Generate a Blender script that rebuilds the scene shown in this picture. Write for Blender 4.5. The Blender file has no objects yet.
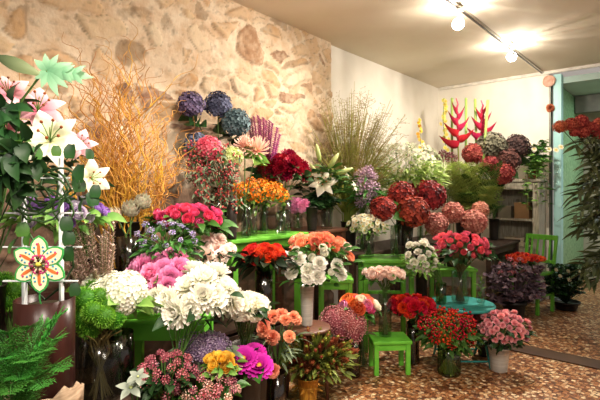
import bpy, bmesh, math, random
from mathutils import Vector, Matrix, Quaternion, noise
R = random.Random(11)
COL = bpy.context.scene.collection
rad = math.radians
FPX, HZ, EYE = 459.0, 191.0, 1.38
YAW = rad(40.62); SN, CS = math.sin(YAW), math.cos(YAW)
RIGHT = Vector((CS, SN, 0)); FWD = Vector((-SN, CS, 0))

def W(px, D, py=None, z=None):
    """point of the room seen at photo column px, at distance D, height from row py or given z"""
    p = FWD * D + RIGHT * (D * (px - 300) / FPX)
    p.z = z if z is not None else EYE - (py - HZ) / FPX * D
    return p

# ------------------------------------------------------------------ materials
def lin(h):
    if not isinstance(h, str): return (*h, 1)
    h = h.lstrip('#'); o = []
    for i in (0, 2, 4):
        c = int(h[i:i+2], 16) / 255
        o.append(c / 12.92 if c <= .04045 else ((c + .055) / 1.055) ** 2.4)
    return (*o, 1)
MATS = {}
def M(name, c1, c2=None, rough=.6, var=.14, trans=.12, metal=0, spec=.3, nz=.12, nscale=25, hue=.012):
    if name in MATS: return MATS[name]
    m = bpy.data.materials.new(name); m.use_nodes = True
    nt = m.node_tree; N = nt.nodes; L = nt.links
    bs = N['Principled BSDF']; out = N['Material Output']
    at = N.new('ShaderNodeAttribute'); at.attribute_name = 't'
    mx = N.new('ShaderNodeMix'); mx.data_type = 'RGBA'
    mx.inputs[6].default_value = lin(c1); mx.inputs[7].default_value = lin(c2 or c1)
    L.new(at.outputs['Fac'], mx.inputs[0])
    oi = N.new('ShaderNodeObjectInfo')
    no = N.new('ShaderNodeTexNoise'); no.inputs['Scale'].default_value = nscale
    tc = N.new('ShaderNodeTexCoord'); L.new(tc.outputs['Object'], no.inputs['Vector'])
    a = N.new('ShaderNodeMath'); a.operation = 'MULTIPLY_ADD'
    L.new(oi.outputs['Random'], a.inputs[0]); a.inputs[1].default_value = 2 * var; a.inputs[2].default_value = 1 - var - nz
    b = N.new('ShaderNodeMath'); b.operation = 'MULTIPLY_ADD'
    L.new(no.outputs['Fac'], b.inputs[0]); b.inputs[1].default_value = 2 * nz; L.new(a.outputs[0], b.inputs[2])
    hs = N.new('ShaderNodeHueSaturation'); L.new(mx.outputs[2], hs.inputs['Color']); L.new(b.outputs[0], hs.inputs['Value'])
    h = N.new('ShaderNodeMath'); h.operation = 'MULTIPLY_ADD'
    L.new(oi.outputs['Random'], h.inputs[0]); h.inputs[1].default_value = 2 * hue; h.inputs[2].default_value = .5 - hue
    L.new(h.outputs[0], hs.inputs['Hue'])
    L.new(hs.outputs[0], bs.inputs['Base Color'])
    bs.inputs['Roughness'].default_value = rough; bs.inputs['Metallic'].default_value = metal
    bs.inputs['Specular IOR Level'].default_value = spec
    if trans > 0:
        tr = N.new('ShaderNodeBsdfTranslucent'); L.new(hs.outputs[0], tr.inputs['Color'])
        ms = N.new('ShaderNodeMixShader'); ms.inputs[0].default_value = trans
        L.new(bs.outputs[0], ms.inputs[1]); L.new(tr.outputs[0], ms.inputs[2]); L.new(ms.outputs[0], out.inputs[0])
    MATS[name] = m
    return m
def solid(name, c, rough=.5, metal=0, c2=None, nscale=12, amt=.25, bump=0, spec=.4, stretch=None):
    """hard-surface material: colour broken up by noise, optional bump"""
    if name in MATS: return MATS[name]
    m = bpy.data.materials.new(name); m.use_nodes = True
    nt = m.node_tree; N = nt.nodes; L = nt.links; bs = N['Principled BSDF']
    tc = N.new('ShaderNodeTexCoord'); mp = N.new('ShaderNodeMapping'); L.new(tc.outputs['Object'], mp.inputs[0])
    if stretch: mp.inputs['Scale'].default_value = stretch
    no = N.new('ShaderNodeTexNoise'); no.inputs['Scale'].default_value = nscale; no.inputs['Detail'].default_value = 5
    L.new(mp.outputs[0], no.inputs['Vector'])
    mx = N.new('ShaderNodeMix'); mx.data_type = 'RGBA'
    c1 = lin(c); d = lin(c2) if c2 else tuple(x * (1 - amt) for x in c1[:3]) + (1,)
    mx.inputs[6].default_value = c1; mx.inputs[7].default_value = d
    cr = N.new('ShaderNodeMapRange'); cr.inputs[1].default_value = .35; cr.inputs[2].default_value = .65
    L.new(no.outputs['Fac'], cr.inputs[0]); L.new(cr.outputs[0], mx.inputs[0]); L.new(mx.outputs[2], bs.inputs['Base Color'])
    bs.inputs['Roughness'].default_value = rough; bs.inputs['Metallic'].default_value = metal; bs.inputs['Specular IOR Level'].default_value = spec
    if bump:
        bp = N.new('ShaderNodeBump'); bp.inputs['Strength'].default_value = bump; bp.inputs['Distance'].default_value = .01
        L.new(no.outputs['Fac'], bp.inputs['Height']); L.new(bp.outputs[0], bs.inputs['Normal'])
    MATS[name] = m
    return m
def glass_mat(name, tint='#eef2ee', f=.03):
    m = bpy.data.materials.new(name); m.use_nodes = True
    nt = m.node_tree; N = nt.nodes; L = nt.links; out = N['Material Output']; N.remove(N['Principled BSDF'])
    tr = N.new('ShaderNodeBsdfTransparent'); tr.inputs[0].default_value = lin(tint)
    gl = N.new('ShaderNodeBsdfGlossy'); gl.inputs['Roughness'].default_value = .12
    lw = N.new('ShaderNodeLayerWeight'); lw.inputs[0].default_value = .35
    no = N.new('ShaderNodeTexNoise'); no.inputs['Scale'].default_value = 9
    ad = N.new('ShaderNodeMath'); ad.operation = 'MULTIPLY_ADD'; ad.inputs[1].default_value = .2; ad.inputs[2].default_value = f
    L.new(lw.outputs['Facing'], ad.inputs[0])
    ms = N.new('ShaderNodeMixShader'); L.new(ad.outputs[0], ms.inputs[0]); L.new(tr.outputs[0], ms.inputs[1]); L.new(gl.outputs[0], ms.inputs[2])
    L.new(ms.outputs[0], out.inputs[0]); MATS[name] = m
    return m

# ------------------------------------------------------------------ mesh builder
PROF = {'r': (.35, .8, 1, .95, .55), 'p': (.3, .9, 1, .62, .04), 'f': (.12, .4, .78, 1, .92), 's': (.7, 1, .95, .7, .03), 'l': (.25, .95, 1, .6, .03), 'b': (.5, .8, 1, .95, .7)}
def prof(k, u):
    a = PROF[k]; x = u * 4; i = min(3, int(x)); return a[i] + (a[i+1] - a[i]) * (x - i)
class MB:
    def __init__(s): s.v = []; s.f = []; s.m = []; s.t = []
    def grid(s, rows, ts, mi=0, close=False):
        b = len(s.v); n = len(rows[0])
        for r, t in zip(rows, ts):
            s.v.extend(r); s.t.extend([t] * n)
        for i in range(len(rows) - 1):
            for j in range(n if close else n - 1):
                k = (j + 1) % n
                s.f.append((b + i*n + j, b + i*n + k, b + (i+1)*n + k, b + (i+1)*n + j)); s.m.append(mi)
    def petal(s, mat, L, Wd, e0, e1, cup=.3, nu=4, nv=2, pf='r', mi=0, ruf=0, t0=0, t1=1, side=0):
        """mat: frame whose X axis is the outward direction and Z the upper side; e0/e1 elevation in degrees"""
        x = z = y = 0; rows = []; ts = []
        for i in range(nu + 1):
            u = i / nu; e = rad(e0 + (e1 - e0) * u)
            if i: x += math.cos(e) * L / nu; z += math.sin(e) * L / nu; y += side * L / nu * u
            w = Wd * prof(pf, u); row = []
            for j in range(nv + 1):
                v = 2 * j / nv - 1; c = cup * v * v * w
                if ruf and i == nu: c += R.uniform(-ruf, ruf)
                row.append(mat @ Vector((x - math.sin(e) * c, y + v * w, z + math.cos(e) * c)))
            rows.append(row); ts.append(t0 + (t1 - t0) * u)
        s.grid(rows, ts, mi)
    def pet(s, az, r0, z0, L, Wd, e0, e1, **k):
        s.petal(Matrix.Rotation(az, 4, 'Z') @ Matrix.Translation((r0, 0, z0)), L, Wd, e0, e1, **k)
    def leaf(s, p, d, L, Wd, bend=-40, roll=None, pf='l', mi=0, nu=4, cup=.35, t0=0, t1=1):
        q = d.normalized().to_track_quat('X', 'Z')
        m = Matrix.Translation(p) @ q.to_matrix().to_4x4() @ Matrix.Rotation(R.uniform(-1.1, 1.1) if roll is None else roll, 4, 'X')
        s.petal(m, L, Wd, -bend * .4, bend * .6, cup=cup, nu=nu, nv=2, pf=pf, mi=mi, t0=t0, t1=t1)
    def tube(s, pts, rs, n=5, mi=0, t0=0, t1=1, cap=False):
        if not isinstance(rs, (list, tuple)): rs = [rs] * len(pts)
        rows = []; ts = []; ref = Vector((.3, .5, .81)); k = len(pts)
        for i, p in enumerate(pts):
            d = (pts[min(i+1, k-1)] - pts[max(i-1, 0)])
            if d.length < 1e-9: d = Vector((0, 0, 1))
            d.normalize(); a = d.cross(ref)
            if a.length < .05: a = d.cross(Vector((1, 0, 0)))
            a.normalize(); b = d.cross(a)
            rows.append([p + (a * math.cos(2*math.pi*j/n) + b * math.sin(2*math.pi*j/n)) * rs[i] for j in range(n)]); ts.append(t0 + (t1 - t0) * i / max(1, k-1))
        b0 = len(s.v); s.grid(rows, ts, mi, True)
        if cap:
            s.f.append(tuple(range(b0 + n - 1, b0 - 1, -1))); s.m.append(mi)
            s.f.append(tuple(range(b0 + (k-1)*n, b0 + k*n))); s.m.append(mi)
    def lathe(s, pr, n=24, mi=0, o=Vector((0, 0, 0)), wob=0):
        rows = [[o + Vector((r * (1 + wob * math.sin(3*j*2*math.pi/n + z*9)) * math.cos(2*math.pi*j/n), r * (1 + wob * math.sin(5*j*2*math.pi/n + 1)) * math.sin(2*math.pi*j/n), z)) for j in range(n)] for r, z in pr]
        s.grid(rows, [i / max(1, len(pr)-1) for i in range(len(pr))], mi, True)
    def ball(s, c, r, n=6, mi=0, t=None, sq=1):
        rows = []; ts = []; k = max(3, n // 2 + 1)
        for i in range(k + 1):
            a = math.pi * i / k - math.pi / 2
            rows.append([c + Vector((r * math.cos(a) * math.cos(2*math.pi*j/n), r * math.cos(a) * math.sin(2*math.pi*j/n), r * sq * math.sin(a))) for j in range(n)]); ts.append(i / k if t is None else t)
        s.grid(rows, ts, mi, True)
    def octa(s, c, r, mi=0, t=.5):
        b = len(s.v); r2 = r * .75
        s.v.extend([c + Vector(q) for q in ((r,0,0), (0,r,0), (-r,0,0), (0,-r,0), (0,0,r2), (0,0,-r2))]); s.t.extend([t] * 6)
        for i in range(4):
            j = (i + 1) % 4; s.f.append((b+i, b+j, b+4)); s.f.append((b+j, b+i, b+5)); s.m += [mi, mi]
    def box(s, c, size, rot=None, bev=.004, mi=0):
        bm = bmesh.new(); bmesh.ops.create_cube(bm, size=1); bmesh.ops.scale(bm, vec=size, verts=bm.verts)
        bmesh.ops.bevel(bm, geom=bm.edges[:], offset=min(bev, min(size) * .3), segments=2, affect='EDGES', profile=.6)
        m = Matrix.Translation(c) @ (rot.to_4x4() if rot else Matrix()); b = len(s.v)
        for v in bm.verts: s.v.append(m @ v.co); s.t.append(.5)
        for f in bm.faces: s.f.append(tuple(b + v.index for v in f.verts)); s.m.append(mi)
        bm.free()
    def bar(s, a, b, w, h, bev=.003, mi=0):
        d = b - a; q = d.to_track_quat('X', 'Z').to_matrix()
        s.box((a + b) / 2, (d.length, w, h), q, bev, mi)
    def mesh(s, name, mats, smooth=True):
        me = bpy.data.meshes.new(name); me.from_pydata([tuple(v) for v in s.v], [], s.f)
        for m in (mats if isinstance(mats, (list, tuple)) else [mats]): me.materials.append(m)
        me.polygons.foreach_set('material_index', s.m); me.polygons.foreach_set('use_smooth', [smooth] * len(s.f))
        at = me.attributes.new('t', 'FLOAT', 'POINT'); at.data.foreach_set('value', s.t); me.update()
        return me
    def shift(s, o):
        s.v = [v - o for v in s.v]; return s

# ------------------------------------------------------------------ objects
def obj(name, mesh, parent=None, loc=None, rot=None, sc=None):
    o = bpy.data.objects.new(name, mesh); COL.objects.link(o)
    if parent: o.parent = parent
    if loc is not None: o.location = loc
    if rot is not None: o.rotation_mode = 'QUATERNION'; o.rotation_quaternion = rot
    if sc is not None: o.scale = (sc,) * 3 if isinstance(sc, (int, float)) else sc
    return o
def tag(o, label, cat, group=None):
    o['label'] = label; o['category'] = cat
    if group: o['group'] = group
    return o
def thing(name, label, cat, loc, rz=0, group=None):
    o = bpy.data.objects.new(name, None); COL.objects.link(o); o.empty_display_size = .05
    o.location = loc; o.rotation_euler = (0, 0, rz)
    return tag(o, label, cat, group)
def struct(name, mesh):
    o = obj(name, mesh); o['kind'] = 'structure'; return o
def fib(n, i, off=.5):
    z = 1 - 2 * (i + off) / n; a = i * 2.399963; r = math.sqrt(max(0, 1 - z*z)); return Vector((r * math.cos(a), r * math.sin(a), z))
def up_quat(d, roll=None):
    q = d.to_track_quat('Z', 'Y'); return q @ Quaternion((0, 0, 1), R.uniform(0, 6.28) if roll is None else roll)

# ------------------------------------------------------------------ flower heads (unit radius, centred)
def k_rose(b):
    for n, r0, L, w, e0, e1, c in [(3,.02,.62,.3,88,112,.5), (4,.07,.7,.42,75,108,.5), (5,.1,.82,.5,52,98,.45), (6,.12,.95,.52,22,88,.4), (6,.12,.95,.56,2,70,.25)]:
        a0 = R.uniform(0, 6)
        for i in range(n): b.pet(a0 + i*6.283/n + R.uniform(-.1, .1), r0, -.42, L * R.uniform(.93, 1.07), w, e0, e1, cup=c, nu=4, nv=4, pf='r', t0=.0, t1=1)
def k_carn(b):
    n = 46
    for i in range(n):
        u = (i + .5) / n; e = 88 - 105 * u ** .8
        b.pet(i * 2.4, .05 + .05*u, -.25, .95 * R.uniform(.85, 1.08), .34, e + 8, e - 12, cup=R.uniform(-.5, .5), nu=3, nv=4, pf='f', ruf=.09)
def k_peony(b):
    n = 60
    for i in range(n):
        u = (i + .5) / n; e = 92 - 110 * u ** .75
        b.pet(i * 2.4, .05, -.3, (.7 + .4*u) * R.uniform(.85, 1.1), .26 + .1*u, e - 15, e + 25, cup=.5, nu=3, nv=3, pf='r', ruf=.04)
def k_mum(b):
    for e, n, L in [(84, 7, .5), (68, 12, .66), (50, 15, .82), (30, 18, .95), (8, 18, 1.02), (-14, 16, 1.0)]:
        a0 = R.uniform(0, 6)
        for i in range(n): b.pet(a0 + i*6.283/n + R.uniform(-.08, .08), .04, -.15, L * R.uniform(.9, 1.08), .13, e - 12, e + 22, cup=.6, nu=3, nv=2, pf='b')
def k_dahlia(b):
    for e, n, L in [(60, 9, .5), (42, 13, .72), (24, 15, .9), (6, 16, 1.0), (-12, 14, 1.0)]:
        a0 = R.uniform(0, 6)
        for i in range(n): b.pet(a0 + i*6.283/n, .1, -.1, L, .2, e - 10, e + 14, cup=.3, nu=3, nv=2, pf='b')
def k_eye(b):
    b.ball(Vector((0, 0, .1)), .2, 8, 1, sq=.7)
def k_spider(b):
    for i in range(70):
        u = i / 70; e = 85 - 110*u
        b.pet(i * 2.4, .03, -.15, R.uniform(.85, 1.15), .06, e - 10, e + R.uniform(5, 40), cup=.6, nu=4, nv=2, pf='b')
def k_daisy(b):
    for e, n in ((12, 13), (2, 12)):
        for i in range(n): b.pet(i*6.283/n + e, .15, 0, .85, .17, e, e - 12, cup=.25, nu=3, nv=2, pf='b')
    b.ball(Vector((0, 0, .02)), .28, 8, 1, sq=.5)
def floret(b, p, d, s, mi=0, k=4, t=None, pf='r'):
    q = up_quat(d).to_matrix().to_4x4(); m = Matrix.Translation(p) @ q
    tt = R.random() if t is None else t
    for j in range(k): b.petal(m @ Matrix.Rotation(j*6.283/k, 4, 'Z'), s, s*.48, 8, 22, cup=.1, nu=2, nv=1, pf=pf, mi=mi, t0=tt, t1=tt)
def k_hyd(b, n=230, low=-.55):
    b.ball(Vector((0, 0, 0)), .8, 12, 0, t=0)
    for i in range(n):
        d = fib(n, i)
        if d.z < low: continue
        floret(b, d * R.uniform(.84, .97), (d + Vector((R.uniform(-.35, .35), R.uniform(-.35, .35), R.uniform(-.2, .35)))).normalized(), .145)
def k_sedum(b):
    b.ball(Vector((0, 0, -.15)), .8, 10, 0, t=0, sq=.6)
    for i in range(190):
        d = fib(190, i)
        if d.z < -.1: continue
        p = Vector((d.x * .98, d.y * .98, d.z * .55 - .05)) * (1 + .09 * math.sin(i * 1.7))
        b.octa(p, R.uniform(.06, .1), 0, R.random())
def k_pom(b):
    b.ball(Vector((0, 0, 0)), .86, 12, 0, t=.0)
    for i in range(420):
        d = fib(420, i); q = (d + Vector((R.uniform(-.5, .5), R.uniform(-.5, .5), R.uniform(-.5, .5)))).normalized()
        b.leaf(d * .82, q, .3, .035, bend=R.uniform(-40, 40), nu=2, pf='p', t0=.2, t1=1)
def k_umbel(b):
    for i in range(11):
        d = fib(22, i); c = Vector((d.x * .95, d.y * .95, d.z * .35)) * R.uniform(.75, 1)
        b.tube([Vector((0, 0, -.6)), c * .6 + Vector((0, 0, -.12)), c], .02, 3, 1)
        for j in range(9):
            a = j * 2.4; r = .21 * math.sqrt(j / 9)
            floret(b, c + Vector((r * math.cos(a), r * math.sin(a), R.uniform(0, .06))), Vector((R.uniform(-.3, .3), R.uniform(-.3, .3), 1)).normalized(), .1, 0, 4)
def k_spray(b):  # loose cluster of small four-petalled florets and buds
    for i in range(20):
        d = fib(28, i); c = Vector((d.x, d.y, d.z * .85)) * R.uniform(.55, .98)
        b.tube([Vector((0, 0, -.8)), c * .5 - Vector((0, 0, .2)), c], .022, 3, 1)
        if i % 3: floret(b, c, (d + Vector((0, 0, .4))).normalized(), .26, 0, 5)
        b.ball(c, .13 if i % 3 == 0 else .08, 5, 0, t=R.random())
def k_tube(b):  # bouvardia-like: dense umbel of tubular florets
    for i in range(24):
        d = fib(34, i); c = Vector((d.x, d.y, d.z * .8)) * R.uniform(.78, .98); o = Vector((0, 0, -.5))
        b.tube([o, o.lerp(c, .6), c], [.02, .03, .06], 4, 0)
        floret(b, c, (d + Vector((0, 0, .2))).normalized(), .2, 0, 4, pf='p')
def k_berry(b):
    for i in range(16):
        d = fib(22, i); c = Vector((d.x, d.y, d.z * .8)) * R.uniform(.5, 1)
        b.tube([Vector((0, 0, -.8)), c * .5, c], .025, 3, 1)
        b.ball(c, .19, 6, 0, t=R.random())
        if i % 4 == 0: b.leaf(c, Vector((d.x, d.y, .3)), .5, .12, mi=1, nu=3)
def k_lily(b):
    for k in range(6):
        b.pet(k * 1.0472, .03, -.25, 1.25, .27 if k % 2 else .36, 58, -28, cup=-.18, nu=6, nv=4, pf='p')
def k_stamens(b):
    for k in range(6):
        a = k * 1.0472 + .5; e = Vector((.34 * math.cos(a), .34 * math.sin(a), .62))
        b.tube([Vector((0, 0, -.2)), e * .6, e], .018, 3, 1); b.ball(e, .06, 5, 2)
    b.tube([Vector((0, 0, -.2)), Vector((0, 0, .7))], .025, 4, 1)
def k_protea(b):
    for k, (n, r0, L, w, e0, e1) in enumerate([(8, .05, 1.1, .2, 86, 98), (10, .2, 1.15, .22, 72, 98), (11, .34, 1.05, .24, 55, 95), (12, .42, .85, .25, 38, 92), (12, .4, .6, .24, 15, 80)]):
        for i in range(n): b.pet(i*6.283/n + k * .4, r0, -.65, L * R.uniform(.93, 1.06), w, e0, e1, cup=.45, nu=4, nv=2, pf='p')
    b.ball(Vector((0, 0, -.3)), .5, 10, 0, t=.3)
def k_tuft(b):  # leucadendron tip
    b.tube([Vector((0, 0, -1.2)), Vector((0, 0, .5))], .04, 4, 0, t0=0, t1=.4)
    for i in range(26):
        u = i / 26; a = i * 2.4; m = Matrix.Rotation(a, 4, 'Z') @ Matrix.Translation((.03, 0, -1.0 + 1.45*u))
        b.petal(m, .72 - .2*u, .1, 35 + 30*u, 70 + 15*u, cup=.3, nu=3, nv=2, pf='l', t0=u*.7, t1=min(1, u*.8 + .25))
    b.ball(Vector((0, 0, .55)), .14, 6, 1, sq=1.3)
def k_cabbage(b):
    for k, (n, r0, L, w, e) in enumerate([(5, .03, .5, .3, 80), (7, .06, .65, .36, 60), (8, .1, .8, .42, 38), (9, .12, .95, .46, 15), (9, .12, 1., .48, -5)]):
        for i in range(n): b.pet(i*6.283/n + k*.5, r0, -.3, L, w, e, e + 12, cup=.35, nu=3, nv=5, pf='f', ruf=.1, t0=1 - k*.2, t1=max(0, .9 - k*.22))
def k_rose2(b):
    k_rose(b); b.v = [v * .86 for v in b.v]
KINDS = dict(stamens=k_stamens, eye=k_eye, rose=k_rose, rose2=k_rose2, carn=k_carn, peony=k_peony, mum=k_mum, dahlia=k_dahlia, spider=k_spider, daisy=k_daisy, hyd=k_hyd, sedum=k_sedum, pom=k_pom, umbel=k_umbel, spray=k_spray, tube=k_tube, berry=k_berry, lily=k_lily, protea=k_protea, tuft=k_tuft, cabbage=k_cabbage)
CACHE = {}
def head(kind, mats, v=None):
    v = R.randrange(2) if v is None else v; key = (kind, tuple(m.name for m in mats), v)
    if key not in CACHE:
        b = MB(); KINDS[kind](b); CACHE[key] = b.mesh(kind, mats)
    return CACHE[key]

def lily_bloom(parent, ms, v, loc, rot, sc):
    o = obj('bloom', head('lily', [ms[0]], v), parent, loc, rot, sc); obj('stamens', head('stamens', ms, v), o)
# ------------------------------------------------------------------ vases
def vase(name, label, cat, loc, r, h, mat, shape='cyl', group=None, parts=None):
    b = MB(); t = .004
    if shape == 'cyl': pr = [(0, .004), (r*.9, .004), (r*.97, .012), (r, .03), (r, h*.5), (r*1.01, h), (r*1.01 - t, h), (r - t, h*.5), (r - t, .02), (0, .016)]
    elif shape == 'flare': pr = [(0, .003), (r*.72, .003), (r*.76, .015), (r*.86, h*.5), (r, h), (r*1.06, h), (r*1.06, h-.006), (r - t, h-.01), (r*.82, h*.45), (r*.7, .02), (0, .018)]
    elif shape == 'belly': pr = [(0, .003), (r*.8, .003), (r, h*.12), (r*1.05, h*.3), (r*.85, h*.6), (r*.62, h*.82), (r*.7, h), (r*.66, h), (r*.58, h*.82), (r*.8, h*.58), (r*.98, h*.3), (r*.75, .015), (0, .014)]
    elif shape == 'pot': pr = [(0, .002), (r*.75, .002), (r*.78, .01), (r*.95, h*.8), (r*1.06, h*.82), (r*1.08, h), (r*.98, h), (r*.93, h*.8), (0, h*.78)]
    b.lathe(pr, 28)
    o = obj(name, b.mesh(name, mat), None, loc)
    return tag(o, label, cat, group)

# ------------------------------------------------------------------ bunches
def place_heads(px, py, w, h, D, n, r, dr=.8, front=-.2, low=-.4, fill=.0):
    k = D / FPX; C = W(px, D, py); rx = w/2*k; rz = h/2*k; rm = r*k; out = []
    N = n
    while True:
        c = []
        for i in range(N):
            d = fib(N, i, .5)            # local axes: x right, y away, z up
            if d.z < low: continue
            if -d.y > front or d.z > .55: c.append(d)
        if len(c) >= n: break
        N += 1
    R.shuffle(c)
    for d in c[:n]:
        j = R.uniform(.78, 1.1)
        lx = max(rx - rm*.8, .005) * d.x * j; ly = max(rx*dr - rm*.8, .005) * d.y * j; lz = max(rz - rm*.7, .004) * d.z * j
        p = C + RIGHT*lx + FWD*ly + Vector((0, 0, lz)); out.append((p, (RIGHT*d.x + FWD*d.y + Vector((0, 0, d.z))).normalized()))
    return C, rx, rz, rm, out
def stems_mesh(b, base, neck, hs, rv, rn, sr=.0022, n=4):
    for p, d in hs:
        a = R.uniform(0, 6.28); k = R.uniform(.2, .8); q = base + Vector((rv*k*math.cos(a), rv*k*math.sin(a), .012))
        g = neck + Vector((-rn*k*math.cos(a), -rn*k*math.sin(a), 0)); m = g.lerp(p, .55) + Vector((0, 0, .25 * (p - g).length * .3))
        b.tube([q, g, m, p - d*.01], sr, n)
def bunch(name, label, cat, kind, ms, px, py, w, h, D, n, r, base, vh, vr=.045, fol=None, nf=26, fl=.07, fw=.016, stem=None, hname='flower', up=.35, dr=.8, front=-.2, low=-.4, group=None, bend=-45, sr=.003, alt=None, hs=None, sub=None, face=.35):
    """bunch of cut flowers standing in a vase: base = where the stems stand, vh = height of the vase mouth"""
    C, rx, rz, rm, H = place_heads(px, py, w, h, D, n, r, dr, front, low)
    if hs: H = [(W(a, d_, b_), (W(a, d_, b_) - C + Vector((0, 0, .03)) - FWD*.05).normalized()) for a, b_, d_ in hs]
    root = thing(name, label, cat, base, group=group)
    tocam = Vector((-C.x, -C.y, EYE - C.z + .2)).normalized()
    for i, (p, d) in enumerate(H):
        dd = (d + Vector((0, 0, up)) + tocam*face + Vector((R.gauss(0, .22), R.gauss(0, .22), R.gauss(0, .15)))).normalized(); mm = ms if alt is None else alt[i % len(alt)]
        o = obj(hname, head(kind, mm), root, p - base, up_quat(dd), rm * R.uniform(.78, 1.14))
        if sub: sub(o)
    b = MB(); neck = base + Vector((0, 0, vh)); stems_mesh(b, base, neck, H, vr*.8, vr*.5, sr)
    obj('stem_bundle', b.shift(base).mesh('stem_bundle', stem or STEM), root)
    if fol and nf:
        b = MB()
        for i in range(nf):
            d = Vector((R.gauss(0, 1), R.gauss(0, 1), R.uniform(-1.1, .5))).normalized(); k = R.uniform(.5, 1.1)
            p = C + RIGHT*rx*d.x*k*.85 + FWD*rx*dr*d.y*k*.85 + Vector((0, 0, rz*(d.z*k*.8 - .25)))
            dd = (RIGHT*d.x + FWD*d.y + Vector((0, 0, R.uniform(-.5, .5)))).normalized()
            b.leaf(p, dd, fl * R.uniform(.7, 1.2), fw * R.uniform(.8, 1.2), bend=bend + R.uniform(-20, 20))
        obj('foliage', b.shift(base).mesh('foliage', fol), root)
    return root
# ================================================================== SETTING
XW, YB, ZC, YS = -2.856, 6.51, 2.91, 3.80
def wall_mat(name, c, c2, nscale=3, rough=.9):
    return solid(name, c, rough, 0, c2, nscale, bump=.08, spec=.1)
PLASTER = wall_mat('white_plaster', '#efe9de', '#e6dfd2')
CEIL = wall_mat('ceiling_plaster', '#e6dcca', '#ddd2be', 1.5)
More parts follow.
